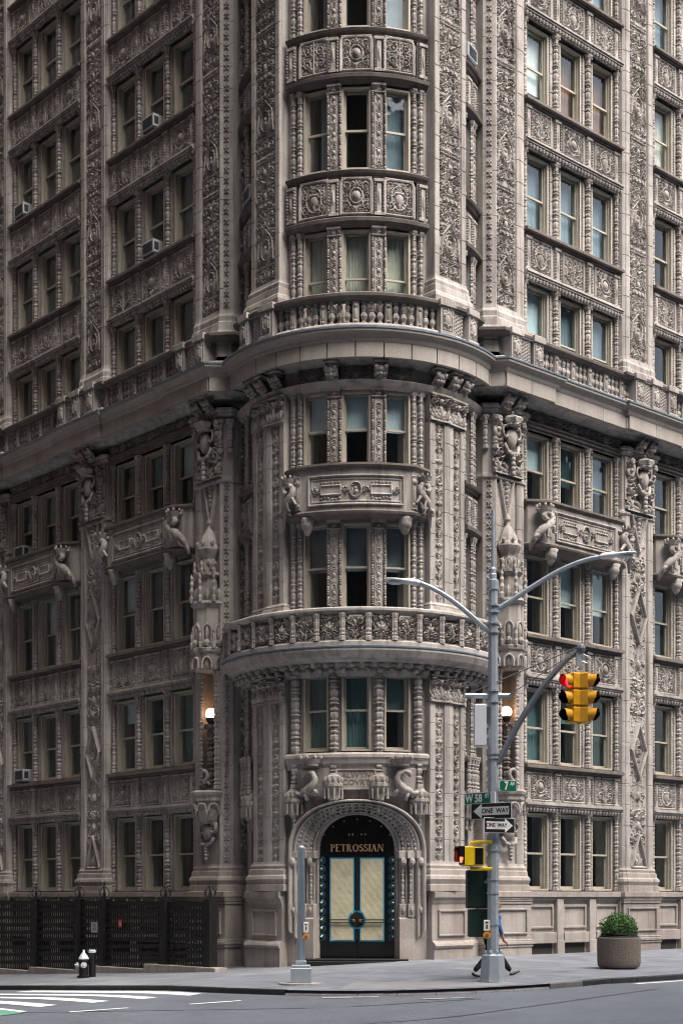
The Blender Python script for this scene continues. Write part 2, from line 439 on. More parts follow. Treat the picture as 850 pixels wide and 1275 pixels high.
FLOOR = 3.87
def pilaster_relief(w, seed, amp=.095):
    """grotesque panel: medallion under a gable, plaque, vases and many small foliate scrolls"""
    g = random.Random(seed); r = Relief(w, FLOOR, .0135); hw = w / 2; r.gain = .68
    # a ground of small leaves
    for _ in range(420):
        x, z = g.uniform(.01, hw * .95), g.uniform(.03, FLOOR - .03); L_ = g.uniform(.03, .055)
        r.blob(x, z, L_, L_ * g.uniform(.28, .42), amp * g.uniform(.35, .7), g.uniform(0, 3.14), True)
    def pair(z, rr, a0, d):
        r.scroll(hw * .62, z, rr, a0, d, amp, w=rr * .2, leaves=8)
        r.scroll(hw * .24, z + rr * 1.25, rr * .62, a0 + 2.4, -d, amp * .95, w=rr * .15, leaves=5)
        r.leaf(0, z - rr * .5, rr * 1.5, math.pi / 2, amp, False); r.leaf(hw * .88, z + rr * 1.35, rr * .9, 2.2, amp * .9)
    pair(.2, .125, 2.6, 1)
    r.line([(-hw * .95, .46), (hw * .95, .46)], .022, .022, amp); r.line([(-hw * .95, .53), (hw * .95, .53)], .012, .012, amp * .7)
    r.medallion(0, .98, hw * .44, .31, amp); r.ring(0, .98, hw * .56, .39, .014, amp * .8)
    r.line([(hw * .84, .60), (hw * .66, 1.25), (0, 1.60)], .026, .022, amp, True)
    for k in range(7): r.blob(hw * (.8 - .1 * k), .68 + .13 * k if k < 5 else 1.3 + .06 * k, .03, .045, amp, .4, True)
    r.scroll(hw * .78, 1.42, .08, 1.0, 1, amp); r.scroll(hw * .74, .70, .06, 1, 1, amp); r.leaf(hw * .5, 1.5, .13, 2.2, amp)
    pair(1.74, .12, 4.0, -1); pair(2.02, .10, 1.2, 1)
    r.rect(-hw * .66, hw * .66, 2.26, 2.39, amp * .7)
    for i in (-1, 0, 1): r.rect(i * hw * .4 - .045, i * hw * .4 + .045, 2.285, 2.365, amp * 1.15)
    r.line([(-hw * .7, 2.25), (hw * .7, 2.25)], .013, .013, amp); r.line([(-hw * .7, 2.4), (hw * .7, 2.4)], .013, .013, amp)
    pair(2.58, .115, 5.4, 1); r.blob(0, 2.6, .085, .13, amp * 1.25); r.blob(0, 2.47, .13, .035, amp); r.blob(0, 2.74, .1, .03, amp)
    r.line([(0, 2.98), (hw * .4, 3.10), (hw * .88, 2.97)], .036, .014, amp, True)
    for k in range(4): r.line([(hw * (.2 + .16 * k), 3.04), (hw * (.28 + .17 * k), 2.88)], .02, .01, amp * .9, True)
    pair(3.26, .12, 2.0, -1); r.blob(0, 3.3, .07, .1, amp * 1.2)
    r.line([(-hw * .9, 3.66), (hw * .9, 3.66)], .022, .022, amp * .8)
    for i in range(-4, 5): r.blob(i * hw * .22, 3.76, .03, .04, amp)
    return r
lib("relief_pier", pilaster_relief(.88, 3), M['carved'])
lib("relief_corner", pilaster_relief(.83, 11), M['carved'])
lib("relief_tower", pilaster_relief(.84, 23), M['carved'])

def strip_relief(w, h, seed, amp=.05, dx=.0165):
    g = random.Random(seed); r = Relief(w, h, dx)
    z = .05; k = 0
    while z < h - w * .8:
        if k % 4 == 3:
            r.ring(0, z + w * .45, w * .3, w * .38, w * .09, amp); r.blob(0, z + w * .45, w * .16, w * .2, amp * 1.2)
        elif k % 4 == 1:
            r.blob(0, z + w * .3, w * .2, w * .3, amp * 1.2); r.leaf(0, z + w * .5, w * .5, 1.57, amp, False); r.blob(w * .28, z + w * .3, w * .14, w * .2, amp, .6, True)
        else:
            r.scroll(w * .22, z + w * .42, w * .19, g.uniform(0, 6), 1 if k % 2 else -1, amp, leaves=4)
            r.leaf(0, z + w * .1, w * .5, 1.57, amp, False)
        z += w * .98; k += 1
    r.line([(0, 0), (0, h)], w * .05, w * .05, amp * .7)
    r.fill(g, int(h * 26), w * .05, w * .13, amp * .7)
    return r
lib("relief_return", strip_relief(.38, FLOOR, 5, .09), M['carved'])
# paired small flowers down the chamfers
r = Relief(.2, FLOOR / 2, .0165); z = .12
while z < FLOOR / 2 - .1:
    for k in range(4): r.blob(.05 * math.cos(k * 1.57 + .78), z + .075 * math.sin(k * 1.57 + .78), .045, .026, .05, k * 1.57 + .78)
    r.blob(0, z, .022, .022, .06); r.blob(0, z + .13, .012, .035, .04); z += .322
lib("relief_flowers", r, M['carved'])
for nm, w, h, sd_ in (("relief_strip_lower", .28, 4.9, 31), ("relief_strip_middle", .28, 4.75, 37)):
    lib(nm, strip_relief(w, h, sd_, .055), M['carved'])

# spandrel panels
def spandrel(w, h, kind, seed, amp=.075):
    g = random.Random(seed); r = Relief(w, h, .0132); amp *= 1.1; r.gain = .78
    r.fill(g, 120, .022, .045, amp * .6, w / 2 * .8, .08, h - .08)
    for (x, z, q) in ((.36, .5, .055), (.33, .36, .05), (.33, .64, .05), (.12, .2, .05), (.12, .8, .05)): r.scroll(w * x, h * z, q, 6 * x + 9 * z, 1, amp * .85, leaves=5)
    if kind == 0:       # boss in a wreath
        r.medallion(0, h * .5, .17, .17, amp); r.blob(0, h * .5, .115, .115, amp * 1.7)
        r.scroll(w * .31, h * .25, .095, 1, 1, amp); r.scroll(w * .31, h * .75, .095, 4, -1, amp)
        r.leaf(0, h * .75, .16, 1.57, amp, False); r.leaf(0, h * .25, .16, -1.57, amp, False)
    elif kind == 1:     # vase with flowers
        r.blob(0, h * .45, .12, .16, amp * 1.5); r.blob(0, h * .3, .05, .1, amp * 1.2); r.blob(0, h * .6, .15, .04, amp * 1.4)
        r.leaf(0, h * .64, .2, 1.57, amp, False); r.scroll(w * .28, h * .62, .11, 3, 1, amp); r.scroll(w * .28, h * .26, .11, 0, -1, amp)
        r.ring(0, h * .48, .22, .27, .022, amp)
    else:               # dense scrolls
        r.scroll(w * .22, h * .68, .12, 2.4, 1, amp); r.scroll(w * .24, h * .32, .12, 3.8, -1, amp)
        r.line([(0, .06), (0, h - .06)], .03, .02, amp); r.leaf(0, h * .1, .2, 1.57, amp, False); r.leaf(0, h * .48, .22, 1.57, amp, False)
        r.leaf(w * .4, h * .5, .13, 2.6, amp)
    r.frame(-w / 2 + .035, w / 2 - .035, .035, h - .035, .03, .07)
    r.frame(-w / 2 + .1, w / 2 - .1, .1, h - .1, .014, .035)
    # cusped head
    for k in range(5): r.ring(-w / 2 + w * (k + .5) / 5, h - .09, w / 10, .05, .014, .05, n=12)
    return r
for i in range(3):
    lib("spandrel_%d" % i, spandrel(.93, .82, i, 40 + i), M['carved'])
    lib("spandrel_tower_%d" % i, spandrel(.82, .86, (i + 1) % 3, 50 + i), M['carved'])
# mini pilaster between spandrel panels
r = Relief(.36, .84, .0165); r.rect(-.07, .07, .08, .72, .05); r.blob(0, .4, .05, .22, .085); r.rect(-.16, .16, .74, .82, .07); r.rect(-.16, .16, 0, .07, .06)
for k in range(9): r.blob(.13, .12 + k * .072, .032, .034, .08 if k % 3 else .1, 0, True)
lib("mini_pilaster", r, M['carved'])
# carved front strip of the tower mullions
def mullion_relief(h):
    r = Relief(.42, h, .0165); g = random.Random(3)
    r.rect(-.115, .115, .0, h - .22, .03)
    z = .14; k = 0
    while z < h - .36:
        if k % 3 == 0: r.ring(0, z, .06, .07, .018, .065); r.blob(0, z, .03, .03, .08)
        elif k % 3 == 1: r.leaf(0, z - .08, .18, 1.57, .07, False)
        else: r.blob(0, z, .06, .08, .085); r.blob(.05, z + .07, .03, .05, .06, .5, True)
        z += .165; k += 1
    z = .05; k = 0
    while z < h - .26:
        r.blob(.168, z, .036, .028 if k % 4 else .05, .1 if k % 4 else .075, 0, True); z += .062 if k % 4 else .1; k += 1
    r.rect(-.2, .2, h - .24, h - .2, .085); r.rect(-.2, .2, h - .06, h, .11)
    for sg in (0,): r.scroll(.13, h - .12, .055, 2, 1, .11, leaves=0)
    r.leaf(0, h - .2, .16, 1.57, .1, False)
    r.frame(-.1, .1, .01, .12, .012, .06)
    return r
# bead-and-reel candelabrum columns (lathe with carved flutes)
def bead_column(h, rad=.095, seg=12):
    prof = [(rad * 1.25, 0), (rad * 1.25, .1), (rad * .8, .12)]
    z = .14; k = 0
    while z < h - .3:
        kind = k % 5
        if kind == 0: prof += [(rad * .7, z), (rad * 1.12, z + .02), (rad * 1.12, z + .045), (rad * .7, z + .065)]; z += .085
        elif kind in (1, 3): prof += [(rad * .66, z), (rad * .98, z + .035), (rad * 1.02, z + .07), (rad * .66, z + .105)]; z += .125
        elif kind == 2: prof += [(rad * .7, z), (rad * .92, z + .06), (rad * .98, z + .15), (rad * .7, z + .2)]; z += .215
        else: prof += [(rad * .62, z), (rad * .85, z + .025), (rad * .62, z + .05)]; z += .065
        k += 1
    prof += [(rad * .8, h - .28), (rad * 1.1, h - .25), (rad * .85, h - .23), (rad * 1.0, h - .13), (rad * 1.6, h - .05), (rad * 1.65, h)]
    b = MB(); b.lathe(0, 0, prof, seg, True, lambda t, zz: 1 + .10 * math.cos(6 * t))
    # four little volutes at the capital
    for k in range(4):
        a = k * math.pi / 2 + math.pi / 4; b.ball((rad * 1.5 * math.cos(a), rad * 1.5 * math.sin(a), h - .1), rad * .38, 6, 4)
    return b
def slim_column(h, rad=.055, seg=9): return bead_column(h, rad, seg)

_cols = {}
def col_mesh(h, rad=.1):
    k = (round(h, 2), rad)
    if k not in _cols: _cols[k] = bead_column(h, rad).mesh("column", M['carved'])
    return _cols[k]
_mul = {}
def mullion_mesh(h):
    k = round(h, 2)
    if k not in _mul: _mul[k] = mullion_relief(h).mb().mesh("carved_mullion", M['carved'])
    return _mul[k]

# lozenge panel of the lower piers
r = Relief(.84, 11.3, .021); g = random.Random(77)
def vline(z0, z1, up):       # triangular or diamond mouldings
    pass
r.fill(g, 420, .02, .055, .05)
for z0, z1 in ((4.55, 6.05), (1.0, 1.1)): pass
for zz in (.95, 1.75, 4.6 - 1.55 + .35, 5.1, 5.9, 8.95, 9.7): 
    r.scroll(.2, zz, .15, g.uniform(0, 6), 1, .075); r.leaf(0, zz - .2, .25, 1.57, .075, False)
for zz in (1.35, 2.3, 5.5, 6.5, 9.3): r.blob(0, zz, .1, .15, .1); r.leaf(.26, zz, .18, 1.0, .07)
def lozenge(zc, hh):
    w = r._win(-.42, .42, zc - hh, zc + hh); m = (abs(w[2]) / .40 + abs(w[3] - zc) / hh) < 1.22
    r.H[w[0], w[1]] = np.where(m, .0, r.H[w[0], w[1]])
    r.line([(0, zc - hh), (.38, zc), (0, zc + hh)], .062, .062, .13, True); r.line([(0, zc - hh * .72), (.28, zc), (0, zc + hh * .72)], .022, .022, .06, True)
    r.medallion(0, zc, .12, .19, .08); r.leaf(0, zc + .2, .2, 1.57, .07, False); r.leaf(0, zc - .2, .2, -1.57, .07, False)
lozenge(3.75, .85); lozenge(8.05, .85)
w = r._win(-.42, .42, .0, 1.1); m = (abs(w[2]) / .40 + w[3] / 1.05) < 1
r.H[w[0], w[1]] = np.where(m, 0, r.H[w[0], w[1]]); r.line([(.39, .03), (0, 1.05)], .05, .05, .12, True); r.line([(-.39, .03), (.39, .03)], .04, .04, .1); r.leaf(0, .08, .36, 1.57, .08, False); r.scroll(.14, .2, .09, 1, 1, .07)
w = r._win(-.42, .42, 10.0, 11.3); m = (abs(w[2]) / .42 + (11.3 - w[3]) / 1.2) < 1
r.H[w[0], w[1]] = np.where(m, 0, r.H[w[0], w[1]]); r.line([(.39, 11.24), (0, 10.1)], .055, .055, .13, True); r.line([(.26, 11.24), (0, 10.5)], .02, .02, .07, True)
for k in range(5): r.blob(0, 11.15 - k * .14, .09 - k * .012, .09, .12)
r.scroll(.16, 11.05, .09, 1, 1, .07)
lib("relief_lozenge", r, M['carved'])
# plain corner pier with the V at its head
r = Relief(.64, 1.3, .0185); r.line([(.30, 1.26), (0, .06)], .045, .045, .11, True); r.line([(.2, 1.26), (0, .48)], .02, .02, .06, True)
for k in range(5): r.blob(0, 1.2 - k * .13, .085 - k * .01, .085, .12)
r.leaf(.1, 1.15, .16, .6, .06); r.blob(.12, 1.0, .05, .09, .06, 0, True)
lib("relief_v", r, M['carved'])
# frieze under the main cornice
r = Relief(1.5, .5, .0165); g = random.Random(9); r.fill(g, 60, .02, .045, .05)
for k in range(3): r.scroll(.14 + k * .25, .25, .1, k * 2.1, 1 if k % 2 else -1, .075)
r.leaf(0, .06, .3, 1.57, .08, False)
r.line([(-.75, .03), (.75, .03)], .02, .02, .05); r.line([(-.75, .47), (.75, .47)], .02, .02, .05)
lib("relief_frieze", r, M['carved'])
# shield panel for pedestals
r = Relief(.34, .62, .0165); r.frame(-.155, .155, .015, .605, .016, .03); r.blob(0, .3, .1, .17, .06); r.ring(0, .3, .1, .17, .025, .055)
r.leaf(0, .44, .15, 1.57, .05, False); r.leaf(0, .16, .13, -1.57, .05, False); r.blob(.1, .42, .04, .06, .05, .5, True); r.blob(.1, .16, .035, .05, .05, -.5, True)
lib("relief_shield", r, M['carved'])
r = Relief(.34, .62, .0165)
for k in range(6):
    for j in range(-2, 3): r.blob(j * .075, .06 + k * .1 + (.05 if j % 2 else 0), .028, .04, .035)
lib("relief_weave", r, M['carved'])
# pierced-looking balcony panel
for i in range(2):
    r = Relief(.60, .74, .0145); g = random.Random(70 + i); r.fill(g, 40, .02, .04, .09)
    if i: r.scroll(.14, .52, .1, 2.5, 1, .13); r.scroll(.15, .2, .11, 4, -1, .13); r.leaf(0, .3, .3, 1.57, .13, False)
    else: r.scroll(.14, .18, .095, 0.5, 1, .13); r.scroll(.14, .56, .095, 3, -1, .12); r.leaf(0, .28, .26, 1.57, .13, False); r.blob(0, .36, .07, .1, .13); r.scroll(.24, .37, .05, 1, 1, .12)
    r.frame(-.29, .29, .012, .728, .02, .1); r.pierced = .012; r.gain = 1.0
    lib("relief_balcony_%d" % i, r, M['carved'])
# long balcony panel: two plaques and a cartouche
r = Relief(2.7, .84, .0185); g = random.Random(99)
r.frame(-1.33, 1.33, .03, .81, .035, .06); r.frame(-1.24, 1.24, .12, .72, .016, .03)
r.rect(.42, .98, .3, .54, .02, True); r.line([(.42, .3), (.98, .3), (.98, .54), (.42, .54), (.42, .3)], .026, .026, .055, True)
r.medallion(0, .42, .16, .2, .07); r.scroll(.28, .42, .09, 0, 1, .06); r.scroll(1.12, .42, .085, 3, 1, .06)
for k in range(6): r.blob(.46 + k * .1, .2 - .03 * math.sin(k * 1.2), .04, .03, .05, 0, True); r.blob(.46 + k * .1, .63, .035, .025, .045, 0, True)
lib("relief_cartouche", r, M['carved'])
# ionic-like capital with acanthus, for the tower pilasters
r = Relief(.74, .86, .0165); g = random.Random(8); r.fill(g, 30, .02, .045, .06, z1=.55)
r.scroll(.27, .62, .13, .4, 1, .15, leaves=3); r.leaf(0, .08, .42, 1.57, .1, False); r.leaf(.22, .06, .34, 1.4, .09); r.blob(0, .62, .09, .1, .12)
r.rect(-.37, .37, .78, .86, .11); r.rect(-.36, .36, 0, .06, .06); r.line([(-.3, .72), (0, .66), (.3, .72)], .03, .03, .1)
lib("capital_tower", r, M['carved'])
# field of the great pier capitals
for nm, w_ in (("capital_field", 1.5), ("capital_field_corner", 1.24)):
    r = Relief(w_, 1.9, .021); g = random.Random(12)
    r.fill(g, 130, .025, .06, .1); r.scroll(w_ * .31, .62, .17, 3.6, 1, .15); r.leaf(0, .05, .5, 1.57, .13, False); r.leaf(w_ * .35, .1, .36, 1.3, .12)
    for k in range(9): t = k / 8; r.blob(w_ * .36 * (1 - t), .95 - .42 * t ** .7, .06, .06, .16, 0, True)
    r.rect(-w_ / 2, w_ / 2, 0, .06, .1); r.rect(-w_ / 2, w_ / 2, .28, .33, .08)
    for k in range(9): r.blob((k - 4) * w_ / 9.4, .17, .035, .07, .05)
    lib(nm, r, M['carved'])
# diaper background of the lamp niches
r = Relief(.6, 3.2, .02)
for k in range(22):
    for j in range(-2, 3): r.blob(j * .13 + (.065 if k % 2 else 0), .08 + k * .145, .045, .06, .035)
lib("relief_diaper", r, M['carved'])

# ---- round sculptural pieces
def crown_mb(r_=.2, h=.3):
    b = MB(); b.lathe(0, 0, [(r_ * .9, 0), (r_, .03 * h / .3), (r_ * .92, .07), (r_ * 1.05, .1), (r_ * 1.2, .18 * h / .3), (r_ * .85, .24 * h / .3), (r_ * .3, h * .93), (r_ * .12, h)], 12, True, lambda t, z: 1 + (.12 * math.cos(6 * t) if z > .09 else 0))
    b.ball((0, 0, h + .05), .05, 6, 4)
    for k in range(6):
        a = k * math.pi / 3; b.ball((r_ * 1.15 * math.cos(a), r_ * 1.15 * math.sin(a), h * .45), .04, 5, 3)
    return b
def coronet_mb(r_=.17):
    b = MB(); b.lathe(0, 0, [(r_ * .8, 0), (r_ * .85, .05), (r_ * .95, .07), (r_ * 1.15, .15), (r_ * 1.05, .15), (r_ * .8, .08)], 12, True)
    for k in range(8):
        a = k * math.pi / 4; b.ball((r_ * 1.12 * math.cos(a), r_ * 1.12 * math.sin(a), .19), (.035, .035, .05), 5, 4)
    return b
def console_mb():
    """leafy scrolled bracket standing off the wall toward -y"""
    b = MB(); b.box(-.19, .19, -.40, .02, .36, .46, .01); b.box(-.15, .15, -.34, .02, .30, .36)
    for dx in (-.13, .13): b.tube([(dx, -.02, -.02), (dx, -.12, .02), (dx, -.2, .12), (dx, -.32, .2), (dx, -.36, .29)], [.05, .06, .055, .06, .07], 7)
    b.ball((0, -.25, .20), (.15, .14, .12), 9, 6); b.ball((0, -.17, .04), (.11, .1, .1), 8, 5)
    for k in range(5): a = -1.2 + k * .6; b.ball((.15 * math.sin(a), -.3 + .05 * abs(a), .13 - .07 * math.cos(a)), .06, 6, 4)
    for k in range(5): a = -1.2 + k * .6; b.ball((.12 * math.sin(a), -.17, .0 - .08 * math.cos(a)), .045, 6, 4)
    return b
lib("console", console_mb(), M['carved'], True)
def salamander_mb(s=1):
    """crowned salamander: the body hangs over the ledge, tail down, neck coiled back under the crown"""
    b = MB()
    body = [(-.30, -.04, -.80), (-.28, -.07, -.66), (-.22, -.12, -.50), (-.14, -.2, -.34), (-.05, -.27, -.22), (.08, -.31, -.12), (.19, -.32, .0), (.2, -.32, .13), (.1, -.32, .22), (-.04, -.32, .2), (-.1, -.33, .1), (-.05, -.36, .03), (.03, -.37, .05)]
    rad = [.03, .05, .075, .10, .12, .115, .1, .085, .075, .075, .085, .07, .035]
    b.tube([(x * s, y, z) for x, y, z in body], rad, 10)
    for (x, y, z, dx, dz) in ((.1, -.3, -.1, .17, -.16), (.02, -.3, -.16, .02, -.24), (-.14, -.22, -.32, .16, -.18), (-.18, -.2, -.40, -.14, -.12)):
        b.tube([(x * s, y, z), ((x + dx * .7) * s, y - .06, z + dz * .2), ((x + dx) * s, y, z + dz), ((x + dx + .07) * s, y - .03, z + dz - .02)], [.06, .05, .04, .03], 6)
    for k in range(9): x, y, z = body[2 + k]; b.ball((x * s, y - rad[2 + k] * .8, z + rad[2 + k] * .55), .025, 5, 3)
    for k in range(4): b.ball((( .24 - .13 * k) * s, -.2, .27 + .02 * (k % 2)), (.08, .09, .06), 6, 4)
    return b
for sg, nm in ((1, "salamander_r"), (-1, "salamander_l")): lib(nm, salamander_mb(sg), M['carved'], True)
def lizard_mb(s=1):
    """smaller lizard climbing the arch, S-curved neck"""
    b = MB(); pts = [(-.36, 0, -.5), (-.34, -.05, -.36), (-.24, -.1, -.24), (-.08, -.14, -.2), (.06, -.16, -.1), (.12, -.18, .04), (.06, -.2, .17), (-.08, -.2, .22), (-.18, -.2, .17), (-.2, -.2, .08)]
    b.tube([(x * s, y, z) for x, y, z in pts], [.025, .045, .075, .10, .095, .07, .06, .058, .07, .035], 10)
    for (x, z, dx, dz) in ((0, -.16, .16, -.16), (-.2, -.24, .08, -.2), (-.28, -.3, -.14, .04), (.05, -.08, -.16, -.02)):
        b.tube([(x * s, -.1, z), ((x + dx * .6) * s, -.16, z + dz * .4), ((x + dx) * s, -.1, z + dz)], [.055, .05, .05], 6)
    return b
for sg, nm in ((1, "lizard_r"), (-1, "lizard_l")): lib(nm, lizard_mb(sg), M['carved'], True)
lib("coronet", coronet_mb(), M['carved'], False); lib("crown", crown_mb(.24, .36), M['carved'], False)
def shield_mb():
    b = MB(); b.ball((0, -.02, 0), (.21, .16, .32), 10, 8)
    for sg in (-1, 1):
        pts = [(sg * (.26 + .12 * math.cos(a)), -.06, .16 + .17 * math.sin(a)) for a in np.linspace(-2.6, 2.4, 14)]
        b.tube(pts, [.05 - .002 * k for k in range(14)], 6)
        b.tube([(sg * .3, -.05, -.2), (sg * .22, -.1, -.42), (0, -.12, -.5)], [.05, .06, .07], 6)
    for k in range(5): b.ball(((k - 2) * .1, -.12, -.46 - .04 * (2 - abs(k - 2))), .065, 6, 4)
    for k in range(4): b.ball((0, -.1, -.62 - k * .14), (.1 - .015 * k, .09, .09), 6, 4)
    return b
lib("cartouche_shield", shield_mb(), M['carved'], True)
def volute_mb():
    b = MB(); pts = []
    for k in range(26):
        t = k / 25; a = t * 4.2 * math.pi / 2 + 1.2; rr = .26 * (1 - t * .82); pts.append((rr * math.cos(a), 0, rr * math.sin(a)))
    b.tube(pts, [.085 - .05 * k / 25 for k in range(26)], 7, flat=1.6); b.ball((0, -.02, 0), (.09, .12, .09), 8, 5)
    for k in range(5): b.ball((.05 * math.cos(k * 1.26) + .02, -.1, .3 + .06 * math.sin(k * 1.26)), .07, 6, 4)
    return b
lib("volute", volute_mb(), M['carved'], True)
def baluster_mb(h=.65):
    return MB().lathe(0, 0, [(.075, 0), (.075, .07), (.045, .09), (.05, .12), (.095, .21), (.085, .29), (.045, .34), (.06, .36), (.045, .38), (.08, .46), (.07, .52), (.04, .56), (.075, .59), (.075, h)], 10, True, lambda t, z: 1 + .08 * math.cos(5 * t))
lib("baluster", baluster_mb(), M['carved'])
r = MB().box(-.09, .09, -.09, .09, 0, .65); rr_ = Relief(.16, .62, .0165); rr_.blob(0, .5, .06, .05, .05); rr_.blob(0, .28, .045, .16, .04); rr_.blob(0, .08, .05, .04, .04); rr_.frame(-.065, .065, .02, .6, .012, .02)
r.join(rr_.mb(-.091)); lib("die", r, M['carved'])
# gothic canopied corbel under colonnettes
def corbel_mb(r_=.26):
    b = MB(); b.lathe(0, 0, [(r_ * .95, .30), (r_ * 1.05, .34), (r_ * 1.05, .42), (r_ * .9, .44), (r_ * .85, .62), (r_ * .6, .66), (r_ * .5, .72)], 10)
    b.lathe(0, 0, [(.02, -.42), (.05, -.36), (.035, -.28), (.07, -.2), (.05, -.14), (r_ * .55, -.05), (r_ * .6, .1), (r_ * .95, .30)], 10)
    for k in range(10):
        a = 2 * math.pi * k / 10; x, y = r_ * .98 * math.cos(a), r_ * .98 * math.sin(a)
        b.tube([(x, y, .28), (x, y, .08), (x * .95, y * .95, -.02)], [.035, .028, .035], 5)
        b.ball((x * .92, y * .92, .52), (.05, .05, .1), 5, 4)
    return b
lib("corbel", corbel_mb(), M['carved'])

# ---- windows
def frame_mesh(w, h, rise=.5):
    b = MB(); c = .055
    for sg in (-1, 1):
        x0, x1 = (-w / 2, -w / 2 + c) if sg < 0 else (w / 2 - c, w / 2)
        b.box(x0, x1, -.17, .16, 0, h)
        xi0, xi1 = (x1, x1 + .03) if sg < 0 else (x0 - .03, x0)
        b.box(xi0, xi1, -.07, .12, .0, h - c)
    b.box(-w / 2 + c, w / 2 - c, -.17, .16, h - c, h); b.box(-w / 2 + c, w / 2 - c, -.2, .16, 0, .05)
    i = w / 2 - c - .03; m = h * rise
    b.box(-i, i, -.02, .03, h - c - .06, h - c - .001); b.box(-i, i, -.03, .03, m - .028, m + .028)          # upper sash
    for sg in (-1, 1): xa, xb = sorted((sg * i, sg * (i - .035))); b.box(xa, xb, -.021, .03, m + .028, h - c - .06); b.box(xa, xb, .04, .085, .05, m - .028)
    b.box(-i, i, .04, .085, .051, .13)                                                                # lower sash
    return b.mesh("window", M['frame'])
def quad_mesh(name, x0, x1, z0, z1, m, y=0, wav=0, n=1):
    b = MB(); v = []; f = []
    for k in range(n + 1):
        x = x0 + (x1 - x0) * k / n; yy = y + wav * math.sin(k * 1.9) + wav * .5 * math.sin(k * .83 + 1)
        v += [(x, yy, z0 + (.02 * math.sin(k * .7) if wav else 0)), (x, yy * 1.0, z1)]
    for k in range(n): f.append((2 * k, 2 * k + 2, 2 * k + 3, 2 * k + 1))
    return b.add(v, f).mesh(name, m, wav > 0)
_win = {}
def win_set(w, h, rise=.5):
    k = (round(w, 2), round(h, 2), round(rise, 2))
    if k not in _win:
        i = w / 2 - .085; m = h * rise
        _win[k] = (frame_mesh(w, h, rise), quad_mesh("pane", -i, i, m, h - .08, M['glass'], .005), quad_mesh("pane", -i, i, .06, m, M['glass'], .062), {})
    return _win[k]
def add_window(parent, loc, rz, w, h, shade=None, rise=.5):
    """shade: None or (kind, colour, amount)"""
    fm, p1, p2, cache = win_set(w, h, rise)
    o = obj("window", fm, parent, loc, rz)
    obj("pane", p1, o); obj("pane", p2, o)
    if shade:
        kind, colr, amt = shade; key = (kind, colr, round(amt, 2)); i = w / 2 - .06
        if key not in cache:
            if kind == 'roller': cache[key] = [quad_mesh("roller_shade", -i, i, h - .05 - (h - .1) * amt, h - .04, BL[colr], .17)]
            elif kind == 'curtain': cache[key] = [quad_mesh("curtain", -i, i, h - .05 - (h - .1) * amt, h - .04, BL[colr], .2, .022, 26)]
            elif kind == 'sides':
                cache[key] = [quad_mesh("curtain", -i, -i + 2 * i * amt, .05, h - .04, BL[colr], .2, .02, 12), quad_mesh("curtain", i - 2 * i * amt, i, .05, h - .04, BL[colr], .2, .02, 12)]
            else: cache[key] = [quad_mesh("curtain", i - 2 * i * amt, i, .05, h - .04, BL[colr], .2, .02, 12)]
        for me in cache[key]: obj(me.name.split('.')[0], me, o)
    return o

# ================================================================== THE BUILDING
bld = thing("apartment_building", "ornate pinkish grey terracotta apartment building with a rounded corner tower and carved piers", "building", (OX, OY, 0), PHI)

WIN = [(2.0, 4.2), (5.8, 7.95), (9.65, 11.95), (13.6, 15.55), (17.45, 19.95), (21.68, 23.85), (25.56, 27.72), (29.43, 31.6), (33.3, 35.4)]
SPAN = [(4.35, 5.75), (8.12, 9.6), (12.1, 13.55), (15.68, 17.42), (20.1, 21.63), (24.02, 25.5), (27.9, 29.38), (31.77, 33.25)]
TOP = 36.4
BAYW, UNIT = 4.65, 1.55
CENT = [(5.66 + 7.0) / 2, 12.48, 18.78]          # pier centres along each front
BAYS = [7.0 + BAYW / 2, 13.31 + BAYW / 2]
SIDES = ('avenue', 'street')
def fr(side, s, y=0.0, x=0.0):
    """place a piece that faces the street: s along the front, y inward, x to its own right"""
    if side == 'avenue': return (s + x, y), 0.0
    return (y, s - x), -math.pi / 2
def place(name, mesh, parent, side, s, z, y=0.0, x=0.0):
    (a, b), rz = fr(side, s, y, x); return obj(name, mesh, parent, (a, b, z), rz)
def tp(th, r):
    q = R_(th) - math.pi / 4
    return (TA + r * math.sin(q), TB - r * math.cos(q)), q
def tplace(name, mesh, parent, th, r, z, x=0):
    (a, b), q = tp(th, r); return obj(name, mesh, parent, (a + x * math.cos(q), b + x * math.sin(q), z), q)
def arc(t0, t1, step=3.0, r=TR):
    n = max(1, int(round(abs(t1 - t0) / step))); return [tp(t0 + (t1 - t0) * k / n, r)[0] for k in range(n + 1)]
def path_of(side, pts):
    """pts: list of (s, y) with s growing away from the tower; returns plan path whose outward side is the street"""
    if side == 'avenue': return [(s, y) for s, y in pts]
    return [(y, s) for s, y in pts][::-1]

# ------------------------------------------------ near-black sheets behind the glass, unlit rooms put into their colour
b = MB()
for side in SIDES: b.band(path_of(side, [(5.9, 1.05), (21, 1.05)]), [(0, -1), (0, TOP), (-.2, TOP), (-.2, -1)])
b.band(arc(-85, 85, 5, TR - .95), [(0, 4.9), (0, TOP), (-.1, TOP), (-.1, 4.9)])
part("dark_backing", b, M['dark'], bld)
b = MB(); b.add([(-.02, 21, TOP), (-.02, 5.4, TOP), (1, 1.1, TOP), (5.4, -.02, TOP), (21, -.02, TOP), (21, 21, TOP)], [(0, 1, 2, 3, 4, 5)])
part("top_cap", b, M['lead'], bld)  # unseen cap over the cut-off top, added to keep sky light out

